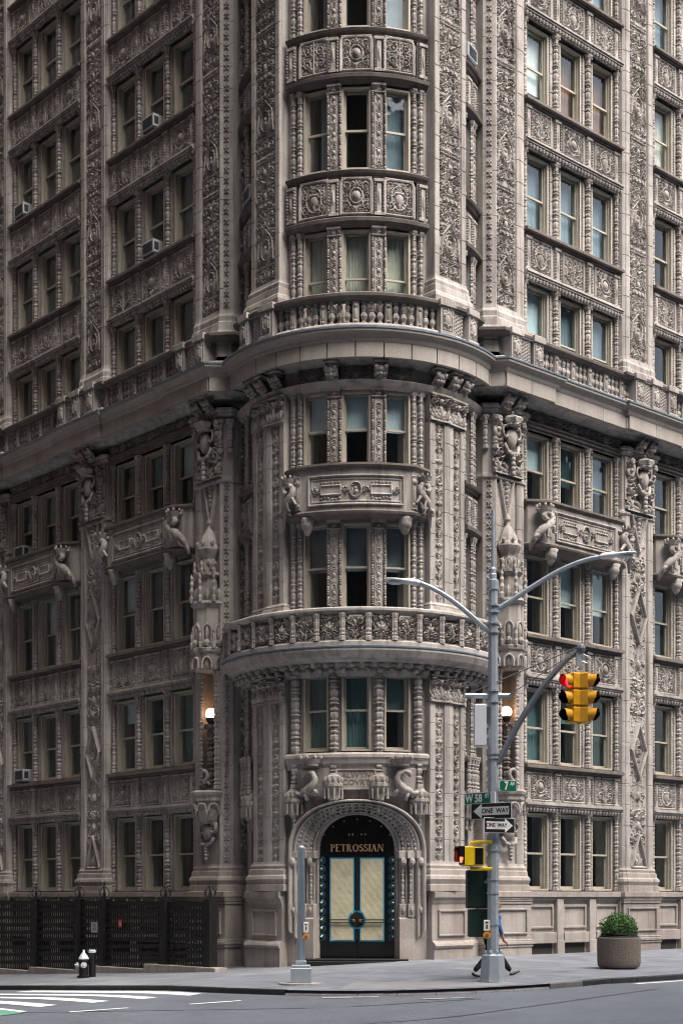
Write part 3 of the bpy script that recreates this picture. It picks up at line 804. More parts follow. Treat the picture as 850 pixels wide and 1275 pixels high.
# ------------------------------------------------ piers
def pier_section(kind):
    if kind == 'mid':
        h = .84
        return [(-h, .8), (-h, .16), (-h + .03, .07), (-h + .1, .03), (-h + .13, .03), (-h + .15, 0), (-h + .33, 0), (-h + .36, .02), (-h + .39, .085),
                (h - .39, .085), (h - .36, .02), (h - .33, 0), (h - .15, 0), (h - .13, .03), (h - .1, .03), (h - .03, .07), (h, .16), (h, .8)]
    h = .67      # corner pier, chamfer toward the tower (-x)
    return [(-h - .27, 1.1), (-h - .27, .27), (-h - .005, 0), (-h + .03, 0), (-h + .05, .02), (-h + .07, .085),
            (h - .43, .085), (h - .4, .02), (h - .35, 0), (h - .17, 0), (h - .15, .03), (h - .1, .03), (h - .03, .07), (h, .16), (h, .8)]
def courses(z0, z1, hh):
    n = max(1, int(round((z1 - z0) / hh))); hh = (z1 - z0) / n; zl = []
    for k in range(n):
        a = z0 + k * hh; zl += [(a, .016), (a + .014, 0), (a + hh - .014, 0), (a + hh, .016)]
    return zl
def mirror(sec): return [(-x, y) for x, y in sec][::-1]
def sec_for(side, kind):
    s_ = pier_section(kind)
    return mirror(s_) if (side == 'street' and kind == 'corner') else s_
def flare(sec, z0, z1, steps):
    """moulded base or cap: (z fraction, outward amount)"""
    b = MB(); v = []; f = []; n = len(sec); xm = max(abs(x) for x, y in sec)
    for (t, o) in steps:
        for (x, y) in sec: v.append((x * (1 + o * .8 / xm), (y - o) if y < .5 else y, z0 + (z1 - z0) * t))
    for i in range(len(steps) - 1):
        for k in range(n - 1): f.append((i * n + k, i * n + k + 1, (i + 1) * n + k + 1, (i + 1) * n + k))
    f.append(tuple(range(len(v) - n, len(v)))); return b.add(v, f)
def flat_sec(sec):      # same outline with the sunk panel filled
    return [(x, min(y, .03) if (abs(x) < .62 and y < .1) else y) for x, y in sec]
SHAFT_U = {k: MB().extr(sec, courses(18.9, TOP, .66)).mesh("shaft", M['stone']) for k, sec in (('mid', pier_section('mid')), ('avenue', pier_section('corner')), ('street', mirror(pier_section('corner'))))}
def niche_sec(sec):
    return [(x, .70 if abs(y - .085) < 1e-6 else y) for x, y in sec]
def lower_shaft(k, sec):
    if k == 'mid': return MB().extr(sec, courses(2.75, 13.95, .66))
    return MB().extr(sec, courses(2.75, 4.92, .66)).join(MB().extr(niche_sec(sec), courses(4.92, 8.5, .66))).join(MB().extr(sec, courses(8.5, 13.95, .66)))
SHAFT_L = {k: lower_shaft(k, sec).mesh("shaft", M['stone']) for k, sec in (('mid', pier_section('mid')), ('avenue', pier_section('corner')), ('street', mirror(pier_section('corner'))))}
BASE_STEPS = [(0, .16), (.22, .16), (.24, .12), (.4, .17), (.5, .15), (.55, .1), (.72, .09), (.75, .05), (.85, .06), (.92, .015), (1, 0)]
CAP_STEPS = [(0, 0), (.3, .02), (.4, .06), (.6, .03), (.75, .05), (.9, .1), (1, .1)]
def sub(name, key, parent, side, s, z, y=0, x=0):
    return place(name, LIB[key] if isinstance(key, str) else key, parent, side, s, z, y, x)
for side in SIDES:
    for k, s in enumerate(CENT):
        kk = 'mid' if k else side
        sec = sec_for(side, 'mid' if k else 'corner'); cx = -1 if side == 'street' else 1
        cxr = 0 if k else -.18 * cx                       # centre of the carved field on the corner pier
        P = place("pier", SHAFT_U[kk], bld, side, s, 0)
        def psub(name, key, z, y=0, x=0, rz=0):
            o = obj(name, LIB[key] if isinstance(key, str) else key, P, (x, y, z), rz); return o
        n = 5
        for j in range(n):
            z = 18.98 + j * FLOOR * .93
            if z + FLOOR > TOP + 2: break
            psub("carved_panel", "relief_corner" if k == 0 else "relief_pier", z, .083, cxr).scale = (1, 1, .93)
            if k == 0:
                psub("carved_panel", "relief_return", z, .47 + .23, -(.67 + .273) * cx, -math.pi / 2 * cx).scale = (1, 1, .93)
                for q in range(2): psub("flower_strip", "relief_flowers", z + q * FLOOR * .465, .13, -(.67 + .142) * cx, -math.pi / 4 * cx).scale = (1, 1, .93)
        o = part("pier_base", flare(flat_sec(sec), 17.5, 18.95, BASE_STEPS), M['stone'], P)
        # lower half
        Q = place("pier", SHAFT_L[kk], bld, side, s, 0)
        P = Q
        if k: psub("carved_panel", "relief_lozenge", 2.72, .083)
        else:
            psub("carved_panel", "relief_v", 12.65, .083, cxr)
            for j in range(3):
                psub("carved_panel", "relief_return", 2.8 + j * 3.72, .47 + .23, -(.67 + .273) * cx, -math.pi / 2 * cx).scale = (1, 1, .96)
            for j in range(6): psub("flower_strip", "relief_flowers", 2.8 + j * 1.86, .13, -(.67 + .142) * cx, -math.pi / 4 * cx).scale = (1, 1, .96)
        part("pier_base", flare(flat_sec(sec), 1.97, 2.78, BASE_STEPS), M['base'], P)
        # capital
        hw = .84 if k else .67
        c = MB().extr([(x, y) for x, y in sec], [(13.9, 0), (16.0, 0)])
        cap = part("capital", c, M['carved'], P)
        part("capital_band", flare(flat_sec(sec), 13.9, 14.1, [(0, 0), (.2, .05), (.5, .05), (.6, .02), (1, .0)]), M['stone'], P)
        part("abacus", flare(flat_sec(sec), 15.78, 16.02, [(0, .04), (.3, .12), (.6, .12), (.7, .18), (1, .18)]), M['carved'], P)
        psub("carved_field", "capital_field" if k else "capital_field_corner", 14.05, -.005, cxr if k == 0 else 0)
        psub("cartouche", "cartouche_shield", 15.12, -.12, cxr); psub("crown", "crown", 15.44, -.2, cxr)
        for sg in (-1, 1):
            v = psub("volute", "volute", 15.3, -.06, cxr + sg * (.58 if k else .5)); v.scale = (sg * .92, 1.1, .92)
        if k == 0:
            for xx, yy in ((-.72 * cx, -.02), (-.93 * cx, .18)):
                o = psub("pendant", slim_column(.95, .085).mesh("pendant", M['carved']), 14.75, yy, xx)
            psub("carved_field", "relief_return", 14.15, .7, -(.67 + .275) * cx, -math.pi / 2 * cx).scale = (1, 1, .42)
        # paired consoles and plinth
        for xx in (-.26, .26): psub("console", "console", 15.98, -.06, cxr + xx)
        zb = -.4 if side == 'avenue' else -1.6
        x0, x1 = (-hw - .12, hw + .12)
        if k == 0: x0, x1 = (-hw - .38, hw + .1) if cx > 0 else (-hw - .1, hw + .38)
        mbp = MB()
        mbp.box(x0, x1, -.12, 1.0, zb, .36, .012); mbp.box(x0 + .01, x1 - .01, -.10, 1.0, .40, 1.60, .012)
        for (z0, z1, o_) in ((.34, .42, .05), (.42, .52, .08), (.52, .57, .04), (1.6, 1.68, .03), (1.68, 1.76, .05), (1.8, 1.97, .1), (1.74, 1.81, .07)):
            mbp.box(x0 - o_ * .6, x1 + o_ * .6, -.10 - o_, 1.0, z0, z1, .015)
        pl = obj("plinth", mbp.mesh("plinth", M['base']), P)
        w2 = (x1 - x0) / 2 - .2; xm = (x0 + x1) / 2; fm = MB()
        for (xa, xb, za, zz) in ((-w2, w2, .72, .78), (-w2, w2, 1.42, 1.48), (-w2, -w2 + .06, .78, 1.42), (w2 - .06, w2, .78, 1.42)): fm.box(xa, xb, -.155, -.09, za, zz, .012)
        obj("panel_moulding", fm.mesh("panel_moulding", M['base']), P, (xm, 0, 0))

# ------------------------------------------------ bays of three windows
def shade_for(side, lev, bay, u, g):
    q = g.random()
    if lev == 0: return None
    if lev in (4, 5, 6, 7):
        if q < .22: return ('curtain', 'blue', 1.0)
        if q < .38: return ('roller', 'pale', g.choice((.45, .55, .9)))
        if q < .52: return ('sides', 'grey', .28)
        if q < .64: return ('one', 'cream', .42)
        if q < .74: return ('curtain', 'teal', 1.0)
        return None
    if q < .25: return ('roller', 'grey', .52)
    if q < .45: return ('roller', 'pale', g.choice((.3, .45, .5)))
    if q < .58: return ('curtain', 'tealdark', 1.0)
    if q < .68: return ('sides', 'grey', .25)
    return None
OVR = {('avenue', 6, 0, 0): ('roller', 'white', .8), ('avenue', 6, 0, 1): ('curtain', 'brown', 1.0), ('avenue', 6, 0, 2): ('curtain', 'brown', 1.0),  # russet sheets give two of these windows their brown tone
       ('avenue', 5, 0, 0): ('curtain', 'blue', 1), ('avenue', 5, 0, 1): ('curtain', 'blue', 1), ('avenue', 5, 0, 2): ('curtain', 'blue', 1),
       ('avenue', 4, 0, 0): ('roller', 'pale', 1.0), ('avenue', 4, 0, 1): ('curtain', 'blue', .8), ('avenue', 4, 0, 2): ('roller', 'blue', .72),
       ('street', 6, 0, 0): ('one', 'cream', .55), ('street', 6, 0, 1): ('one', 'cream', .5), ('street', 6, 0, 2): ('one', 'cream', .35),
       ('street', 5, 0, 0): ('curtain', 'grey', .9), ('street', 5, 0, 1): ('one', 'cream', .45), ('street', 5, 0, 2): ('one', 'cream', .45),
       ('street', 4, 0, 0): ('curtain', 'blue', 1), ('street', 4, 0, 2): ('curtain', 'blue', 1), ('street', 4, 0, 1): ('roller', 'grey', .7),
       ('avenue', 3, 0, 0): ('roller', 'pale', .5), ('avenue', 3, 0, 2): ('roller', 'blue', .55), ('avenue', 3, 0, 1): ('roller', 'tealdark', .6),
       ('avenue', 2, 0, 1): ('roller', 'pale', .55), ('avenue', 2, 0, 2): ('roller', 'pale', .58), ('avenue', 2, 0, 0): None,
       ('avenue', 1, 0, 0): ('curtain', 'teal', 1), ('avenue', 1, 0, 2): ('curtain', 'tealdark', 1), ('avenue', 1, 0, 1): ('roller', 'teal', .4),
       ('street', 3, 0, 0): ('roller', 'pale', .5), ('street', 3, 0, 1): ('roller', 'blue', .45), ('street', 1, 0, 0): ('curtain', 'teal', 1), ('street', 1, 0, 1): ('roller', 'tealdark', .5),
       ('avenue', 7, 0, 0): None, ('street', 6, 1, 0): ('one', 'brown', .6), ('street', 6, 1, 1): ('curtain', 'brown', .5), ('street', 7, 0, 1): ('roller', 'pale', .9)}
_sp = {}
def spandrel_body(h):
    k = round(h, 2)
    if k not in _sp:
        w = BAYW / 2 - .002
        body = MB().box(-w, w, .16, .85, 0, h - .1)
        lint = MB()
        lint.extr([(-w, .3), (-w, .10), (w, .10), (w, .3)], [(.0, 0), (.06, 0), (.07, -.05), (.14, -.06)], True)
        for i in range(31): lint.ball((-w + .075 + i * .15, .075, .07), (.062, .075, .085), 6, 4)
        cap = MB()
        for (z0, z1, y) in ((.14, .2, .0), (.2, .25, -.04), (.25, .3, .03)): cap.box(-w, w, y, .3, z0, z1)
        sill = MB()
        for (z0, z1, y) in ((h - .17, h - .11, .06), (h - .11, h - .035, -.05), (h - .035, h, -.02)): sill.box(-w, w, y, .5, z0, z1, .006)
        _sp[k] = (body.mesh("spandrel", M['carved']), lint.mesh("lintel", M['carved']), cap.mesh("lintel_fillet", M['stone']), sill.mesh("sill", M['lip']))
    return _sp[k]
HALF = {}
for side in SIDES:
    g = random.Random(5 if side == 'avenue' else 19)
    for bi, sc_ in enumerate(BAYS):
        for lev, (z0, z1) in enumerate(WIN[:8]):
            h = z1 - z0
            for u in range(3):
                s = sc_ + (u - 1) * UNIT
                sh = OVR.get((side, lev, bi, u), shade_for(side, lev, bi, u, g))
                (a, bb), rz = fr(side, s, .42)
                add_window(bld, (a, bb, z0), rz, 1.04, h + .12, sh, .48)
            # mullions and their candelabrum columns
            hm = h + (.16 if lev not in (3,) else .13)
            for q in range(4):
                s = sc_ + (q - 1.5) * UNIT
                full = q in (1, 2)
                key = (round(hm, 2), full, q == 0)
                if key not in HALF:
                    m_ = MB()
                    if full:
                        m_.extr([(-.258, .9), (-.258, .3), (-.19, .3), (-.19, .24), (.19, .24), (.19, .3), (.258, .3), (.258, .9)], courses(0, hm, .55))
                    else:
                        sg = 1 if q == 0 else -1
                        sec_ = [(0, .9), (0, .2), (.16 * sg, .2), (.16 * sg, .3), (.258 * sg, .3), (.258 * sg, .9)]
                        m_.extr(sec_ if sg > 0 else sec_[::-1], courses(0, hm, .55))
                    for sg in ((-1, 1) if full else ((1,) if q == 0 else (-1,))):     # beaded jamb moulding
                        for j in range(int(hm / .09)): m_.ball((sg * .225, .262, .06 + j * .09), (.026, .03, .034), 5, 3)
                    HALF[key] = m_.mesh("mullion", M['stone'])
                (a, bb), rz = fr(side, s)
                # q counts away from the tower on the avenue; on the street the piece is seen mirrored
                if side == 'street' and not full:
                    key = (round(hm, 2), False, q != 0)
                    if key not in HALF:
                        m_ = MB(); sg = 1 if q != 0 else -1
                        sec_ = [(0, .9), (0, .2), (.16 * sg, .2), (.16 * sg, .3), (.258 * sg, .3), (.258 * sg, .9)]
                        m_.extr(sec_ if sg > 0 else sec_[::-1], courses(0, hm, .55)); HALF[key] = m_.mesh("mullion", M['stone'])
                mu = obj("mullion", HALF[key], bld, (a, bb, z0), rz)
                xo = 0 if full else (.12 if (q == 0) == (side == 'avenue') else -.12)
                obj("column", col_mesh(hm, .088 if full else .07), mu, (xo, .2, 0))
            # spandrel above this storey
            if lev < len(SPAN) and lev not in (2, 3):
                za, zb = SPAN[lev]; hh = zb - za
                bm_, li, ca, si = spandrel_body(hh)
                sp = place("spandrel", bm_, bld, side, sc_, za)
                obj("lintel", li, sp); obj("lintel_fillet", ca, sp); obj("sill", si, sp)
                pz = (hh - .17 - .3) / .84
                for u in range(3):
                    o = obj("carved_panel", LIB["spandrel_%d" % ((u + lev + bi) % 3 if side == 'avenue' else (u + lev * 2 + bi) % 3)], sp, ((u - 1) * UNIT, .158, .305)); o.scale = (1.12, 1, pz)
                for q in range(4):
                    o = obj("small_pilaster", LIB["mini_pilaster"], sp, ((q - 1.5) * (UNIT - .04) * (.93 if q in (0, 3) else 1), .15, .30), 0); o.scale = (.95, 1.1, pz)
            elif lev == 2:
                # bowed balcony front carried on corbels, salamanders at its ends
                za, zb = SPAN[lev]; w = BAYW / 2 - .02
                pl = [(sc_ - w, .2), (sc_ - w + .02, .0), (sc_ - w + .55, -.34), (sc_ + w - .55, -.34), (sc_ + w - .02, .0), (sc_ + w, .2)]
                bp = path_of(side, pl)
                bal = part("balcony", MB().band(bp, [(0, za + .12), (0, zb - .12), (-.5, zb - .12), (-.5, za + .12)]), M['stone'], bld)
                part("balcony_rail", MB().band(bp, [(-.5, zb - .14), (.03, zb - .14), (.06, zb - .1), (.1, zb - .08), (.1, zb - .02), (.05, zb), (-.5, zb)]), M['lip'], bal)
                part("balcony_base", MB().band(bp, [(-.5, za - .02), (-.05, za - .02), (.0, za + .04), (.07, za + .08), (.09, za + .13), (.03, za + .17), (0, za + .2), (-.5, za + .2)]), M['lip'], bal)
                (a, bb), rz = fr(side, sc_, -.343); o = obj("carved_panel", LIB["relief_cartouche"], bal, (a, bb, za + .26), rz); o.scale = (1.06, 1, 1.08)
                part("wall", MB().band(path_of(side, [(sc_ - w, .25), (sc_ + w, .25)]), [(0, za - .1), (0, zb + .04), (-.6, zb + .04), (-.6, za - .1)]), M['stone'], bld)
                for sg in (-1, 1):
                    xx = sg * (BAYW / 2 - .34); s_ = sc_ + xx
                    near = (sg < 0)
                    right = (sg > 0) if side == 'avenue' else (sg < 0)
                    (a, bb), rz = fr(side, s_, -.12)
                    o = obj("salamander", LIB["salamander_l" if right else "salamander_r"], bal, (a, bb, za + .78), rz); o.scale = (1.3, 1.1, 1.1)
                    (a, bb), rz = fr(side, s_, -.42); o = obj("coronet", LIB["coronet"], bal, (a, bb, za + .98), rz); o.scale = (1.3, 1.2, 1.2)
                    (a, bb), rz = fr(side, sc_ + sg * 1.5, -.22); o = obj("corbel", MB().ball((0, 0, 0), (.2, .2, .2), 8, 6).join(MB().lathe(0, 0, [(.05, -.3), (.12, -.2), (.16, 0), (.24, .16)], 8)).mesh("corbel", M['carved'], True), bal, (a, bb, za - .12), rz)
        # architrave, frieze and wall behind the main cornice
        w = BAYW / 2 - .002
        fz = place("frieze", MB().box(-w, w, .14, .85, 15.68, 17.5).mesh("frieze", M['carved']), bld, side, sc_, 0)
        ar = MB()
        for (z0, z1, y) in ((15.68, 15.76, .1), (15.76, 15.86, .04), (15.86, 15.9, -.02)): ar.box(-w, w, y, .3, z0, z1)
        obj("architrave", ar.mesh("architrave", M['lip']), fz)
        for u in range(3): o = obj("carved_panel", LIB["relief_frieze"], fz, ((u - 1) * UNIT, .138, 15.9)); o.scale = (1.03, 1.2, 1.0)
        # ground storey: dies, sunk panels and basement openings, their shade given as dark slabs
        zb = -.4 if side == 'avenue' else -1.6
        bw = place("basement_wall", MB().box(-w, w, .12, .85, zb, 1.97).mesh("basement_wall", M['base']), bld, side, sc_, 0)
        lp = MB()
        for (z0, z1, y) in ((1.72, 1.8, .03), (1.8, 1.965, -.05)): lp.box(-w, w, y, .5, z0, z1, .01)
        obj("plinth_cap", lp.mesh("plinth_cap", M['base']), bw)
        for q in range(4):
            x = (q - 1.5) * UNIT; ww = .17 if q in (1, 2) else .1
            obj("pedestal", MB().box(-ww, ww, -.03, .2, zb, .5, .01).box(-ww + .02, ww - .02, -.01, .2, .5, 1.73, .01).mesh("pedestal", M['base']), bw, (max(-w + ww + .002, min(w - ww - .002, x)), 0, 0))
        for u in range(3):
            x = (u - 1) * UNIT; f_ = MB()
            for (xa, xb, za, zz, y) in ((-.55, .55, 1.50, 1.58, .06), (-.55, .55, .86, .93, .06), (-.55, -.48, .93, 1.5, .06), (.48, .55, .93, 1.5, .06), (-.585, .585, .42, .74, -.02)): f_.box(xa, xb, y, .2, za, zz, .01)
            obj("sunk_panel", f_.mesh("sunk_panel", M['base']), bw, (x, 0, 0))
            obj("basement_window", MB().box(-.5, .5, .10, .125, -.02, .40).mesh("basement_window", M['void']), bw, (x, 0, 0))

# ------------------------------------------------ round corner tower
def tband(name, t0, t1, prof, m, parent, r=TR, step=3.0):
    return part(name, MB().band(arc(t0, t1, step, r), prof), m, parent)
SEG_ = [(24.6, 33.0, 5.3), (33.0, 59.4, -.1), (67.0, 84, -.1)]
for sg in (-1, 1):
    for (t0, t1, zb) in SEG_:
        a0, a1 = sorted((sg * t0, sg * t1))
        mb_ = MB().band(arc(a0, a1, 3), [(-.12, zb), (-.12, TOP), (-.8, TOP), (-.8, zb)])
        part("wall", mb_, M['stone'], bld)
TWIN = [2, 3]
TSH = {1: ('curtain', 'teal', 1.0), 2: ('roller', 'grey', .53), 3: ('roller', 'pale', .5), 4: ('curtain', 'cream', .68), 5: None, 6: None, 7: ('roller', 'white', 1.0)}
for lev in range(1, 8):
    z0, z1 = WIN[lev]; h = z1 - z0
    for i, th in enumerate((-19.1, 0, 19.1)):
        sh = TSH[lev]
        if lev == 5 and i == 0: sh = ('one', 'blue', .5)
        if lev == 5 and i == 2: sh = ('curtain', 'blue', 1.0)
        if lev == 6: sh = (('one', 'blue', .4), None, ('curtain', 'blue', 1.0))[i]
        if lev == 7: sh = (('curtain', 'white', 1.0), ('curtain', 'pale', 1.0), ('curtain', 'white', .9))[i]
        if lev == 1 and i == 2: sh = ('roller', 'teal', .5)
        (a, b_), q = tp(th, TR - .26)
        add_window(bld, (a, b_, z0), q, .80 if i == 1 else .75, h + .1, sh, .5)
    hm = h + .15
    for th in (-10.1, 10.1):
        if lev == 1:       # round colonnettes at this storey
            m_ = tplace("mullion", MB().box(-.2, .2, .12, .8, 0, hm).mesh("mullion", M['stone']), bld, th, TR, z0)
            o = obj("column", bead_column(hm + .75, .125, 12).mesh("column", M['carved']), m_, (0, .0, -.72))
        else:
            m_ = tplace("mullion", MB().extr([(-.2, .85), (-.2, .06), (.2, .06), (.2, .85)], courses(0, hm, .5)).mesh("mullion", M['stone']), bld, th, TR, z0)
            obj("carved_panel", mullion_mesh(hm), m_, (0, .055, 0))
            obj("capital", MB().extr([(-.2, .2), (-.2, .0), (.2, .0), (.2, .2)], [(hm - .08, -.02), (hm, -.07)]).mesh("capital", M['carved']), m_)
    # jamb colonnettes
    for sg in (-1, 1):
        for th in (27.0, 30.6):
            if lev == 1 and th < 28:
                o = tplace("column", bead_column(hm + 1.05, .12, 12).mesh("column", M['carved']), bld, sg * 28.6, TR + .02, z0 - 1.0)
            elif lev != 1:
                tplace("column", col_mesh(hm, .07), bld, sg * th, TR - .06, z0)
        tplace("jamb", MB().extr([(-.1, .7), (-.1, .08), (.1, .08), (.1, .7)], courses(0, hm, .5)).mesh("jamb", M['stone']), bld, sg * 26.3, TR - .1, z0)
    # narrow windows in the flanks
    for sg in (-1, 1):
        (a, b_), q = tp(sg * 63.2, TR - .4); g = random.Random(lev * 3 + sg)
        add_window(bld, (a, b_, z0), q, .5, h + .1, ('roller', 'grey', .5) if g.random() < .5 else ('curtain', 'blue', 1.0), .5)
        for th in (58.9, 67.6, 70.6): tplace("column", col_mesh(hm, .06), bld, sg * th, TR - .03, z0)
# spandrels of the tower
def ring_mouldings(za, zb, lipd=.0):
    return ([(-.6, za), (-.02, za), (.06, za + .05), (.14, za + .10), (.16, za + .19), (.10, za + .23), (.02, za + .27), (-.6, za + .27)],
            [(-.6, zb - .19), (.01, zb - .19), (.03, zb - .13), (.10, zb - .1), (.13, zb - .04), (.08, zb), (-.6, zb)])
for lev in range(0, 8):
    za, zb = SPAN[lev]
    lo, hi = ring_mouldings(za, zb)
    arcs = [(-33.2, 33.2)] + [(-84, -57.5), (57.5, 84)]
    for (t0, t1) in arcs:
        ctr = t0 == -33.2
        if lev == 0 and ctr: continue
        if lev == 3: pass
        if lev in (4, 5, 6, 7) or (not ctr and lev in (0, 2)):
            sp = part("spandrel", MB().band(arc(t0, t1, 2.5), [(-.08, za + .2), (-.08, zb - .15), (-.8, zb - .15), (-.8, za + .2)]), M['carved'], bld)
            part("lintel", MB().band(arc(t0, t1, 2.2), lo), M['lip'], sp)
            part("sill", MB().band(arc(t0, t1, 2.2), hi), M['lip'], sp)
            if ctr:
                hh = (zb - za - .5)
                for i, th in enumerate((-19.3, 0, 19.3)):
                    o = tplace("carved_panel", LIB["spandrel_tower_%d" % ((i + lev) % 2 if i != 1 else 2)], sp, th, TR + .0, za + .29); o.scale = (1.04, 1, hh / .84)
                    # small arched frame round each panel
                    fr_ = []
                    for k in range(25):
                        t = k / 24
                        if t < .3: p = (-.43, t / .3 * hh * .72)
                        elif t > .7: p = (.43, (1 - t) / .3 * hh * .72)
                        else:
                            u = (t - .3) / .4 * math.pi; p = (-.43 * math.copysign(abs(math.cos(u)) ** .45, math.cos(u)), hh * .72 + .24 * hh * abs(math.sin(u)) ** .6)
                        fr_.append((p[0], -.03, p[1] + .02))
                    obj("arch_moulding", MB().tube(fr_, .035, 6).mesh("arch_moulding", M['stone']), sp, (*tp(th, TR)[0], za + .28), tp(th, TR)[1])
                for th in (-30.6, -10.1, 10.1, 30.6):
                    o = tplace("small_pilaster", LIB["mini_pilaster"], sp, th, TR + .02, za + .28); o.scale = (.9, 1.3, hh / .84)
            else:
                for th in (63, 70):
                    o = tplace("carved_panel", LIB["mini_pilaster"], sp, th if t0 > 0 else -th, TR - .02, za + .28)
        elif lev in (1, 3) and not ctr:
            part("spandrel", MB().band(arc(t0, t1, 3), [(-.08, za), (-.08, zb), (-.8, zb), (-.8, za)]), M['carved'], bld)
        elif lev in (1, 3):
            part("wall", MB().band(arc(t0, t1, 3), [(-.1, za - .02), (-.1, zb + .05), (-.8, zb + .05), (-.8, za - .02)]), M['stone'], bld)
# storey 3 balcony on the tower, bowed, with crowned salamanders
za, zb = SPAN[2]
part("wall", MB().band(arc(-33.2, 33.2), [(-.1, za - .1), (-.1, zb + .06), (-.8, zb + .06), (-.8, za - .1)]), M['stone'], bld)
bp = [tp(-33, TR)[0], tp(-31.5, TR + .12)[0]] + arc(-24, 24, 3, TR + .36) + [tp(31.5, TR + .12)[0], tp(33, TR)[0]]
bal = part("balcony", MB().band(bp, [(0, za + .15), (0, zb - .1), (-.5, zb - .1), (-.5, za + .15)]), M['stone'], bld)
part("balcony_rail", MB().band(bp, [(-.5, zb - .13), (.03, zb - .13), (.06, zb - .1), (.11, zb - .07), (.11, zb - .015), (.05, zb), (-.5, zb)]), M['lip'], bal)
part("balcony_base", MB().band(bp, [(-.5, za), (-.05, za), (.0, za + .05), (.08, za + .08), (.10, za + .14), (.03, za + .18), (0, za + .22), (-.5, za + .22)]), M['lip'], bal)
rel = Relief(2.7, .84, .0185)
mesh_ = LIB["relief_cartouche"].copy(); co = np.empty(len(mesh_.vertices) * 3); mesh_.vertices.foreach_get("co", co); co = co.reshape(-1, 3)
th_ = co[:, 0] * .98 / (TR + .37) - math.pi / 4; rr_ = TR + .362 - co[:, 1]
co2 = np.stack([TA + rr_ * np.sin(th_), TB - rr_ * np.cos(th_), co[:, 2] + za + .3], 1); mesh_.vertices.foreach_set("co", co2.ravel()); mesh_.update()
obj("carved_panel", mesh_, bal)
for sg in (-1, 1):
    o = tplace("salamander", LIB["salamander_l" if sg > 0 else "salamander_r"], bal, sg * 29.0, TR + .1, za + .72); o.scale = (.95, 1, 1.08)
    tplace("coronet", LIB["coronet"], bal, sg * 28.5, TR + .38, za + .98)
    tplace("corbel", MB().ball((0, 0, 0), (.2, .2, .2), 8, 6).join(MB().lathe(0, 0, [(.05, -.3), (.12, -.2), (.16, 0), (.24, .16)], 8)).mesh("corbel", M['carved'], True), bal, sg * 21, TR + .2, za - .12)
    tplace("carved_shaft", LIB["die"], bal, sg * 24.2, TR + .28, za + .24).scale = (1, 1, 1.5)
# pilasters of the tower: pairs below the cornice, one broad one above
def tower_pilaster(th, w, z0, z1, key, kz, prot, name="pilaster", cap=True):
    h = w / 2; rw = {'relief_tower': .42}.get(key, .14) + .012
    sec_ = [(-h, .6), (-h, .02), (-h + .02, 0), (-rw - .02, 0), (-rw, .055), (rw, .055), (rw + .02, 0), (h - .02, 0), (h, .02), (h, .6)]
    (a, b_), q = tp(th, TR + prot)
    P = obj(name, MB().extr(sec_, courses(z0, z1, .64)).mesh(name, M['stone']), bld, (a, b_, 0), q)
    return P
for sg in (-1, 1):
    P = tower_pilaster(sg * 45, 1.26, 18.9, TOP, 'relief_tower', 1, .16)
    for j in range(5):
        z = 19.0 + j * FLOOR * .93
        o = obj("carved_panel", LIB["relief_tower"], P, (0, .053, z)); o.scale = (1, 1, .93)
    fl = [(-.63, .6), (-.63, .0), (.63, .0), (.63, .6)]
    part("pilaster_base", flare(fl, 17.9, 18.95, BASE_STEPS), M['stone'], P)
    for th in (39.4, 51.2):
        pr_ = .1 if th < 45 else .06
        for (z0, z1, key, cz) in ((2.75, 7.25, "relief_strip_lower", 7.2), (9.9, 15.05, "relief_strip_middle", 14.95)):
            P = tower_pilaster(sg * th, .70, z0, z1, key, 1, pr_)
            o = obj("carved_panel", LIB[key], P, (0, .053, z0 + .05)); o.scale = (1, 1, (z1 - z0 - .12) / (4.9 if 'lower' in key else 4.75))
            o = obj("capital", LIB["capital_tower"], P, (0, -.005, cz)); o.scale = (1, 1, .88)
            part("capital_block", MB().box(-.35, .35, .0, .6, cz - .02, cz + .78), M['carved'], P)
            fl = [(-.35, .6), (-.35, .0), (.35, .0), (.35, .6)]
            bz = (1.97, 2.8) if z0 < 5 else (9.45, 9.95)
            part("pilaster_base", flare(fl, bz[0], bz[1], BASE_STEPS), M['base'] if z0 < 5 else M['stone'], P)
    # plinth under the pair
    pl_ = part("plinth", MB().band(arc(sg * 33 if sg > 0 else -59, 59 if sg > 0 else -33, 26), [(.30, -.4), (.30, .36), (.28, .36), (.33, .40), (.36, .46), (.33, .52), (.26, .57), (.22, .6), (.22, 1.6), (.25, 1.66), (.28, 1.75), (.33, 1.8), (.34, 1.95), (.2, 1.97), (-.6, 1.97), (-.6, -.4)]), M['base'], bld)
    (a, b_), q = tp(sg * 46, TR * math.cos(R_(13)) + .24)
    fm = MB()
    for (xa, xb, z_a, z_z) in ((-.55, .55, .72, .78), (-.55, .55, 1.4, 1.46), (-.55, -.49, .78, 1.4), (.49, .55, .78, 1.4)): fm.box(xa, xb, -.03, .06, z_a, z_z, .012)
    obj("panel_moulding", fm.mesh("panel_moulding", M['base']), pl_, (a, b_, 0), q)
    part("plinth", MB().band(arc(59 if sg > 0 else -84, 84 if sg > 0 else -59, 5), [(.05, -.4), (.05, .5), (-.02, .6), (-.02, 1.7), (.06, 1.8), (.06, 1.97), (-.6, 1.97), (-.6, -.4)]), M['base'], bld)
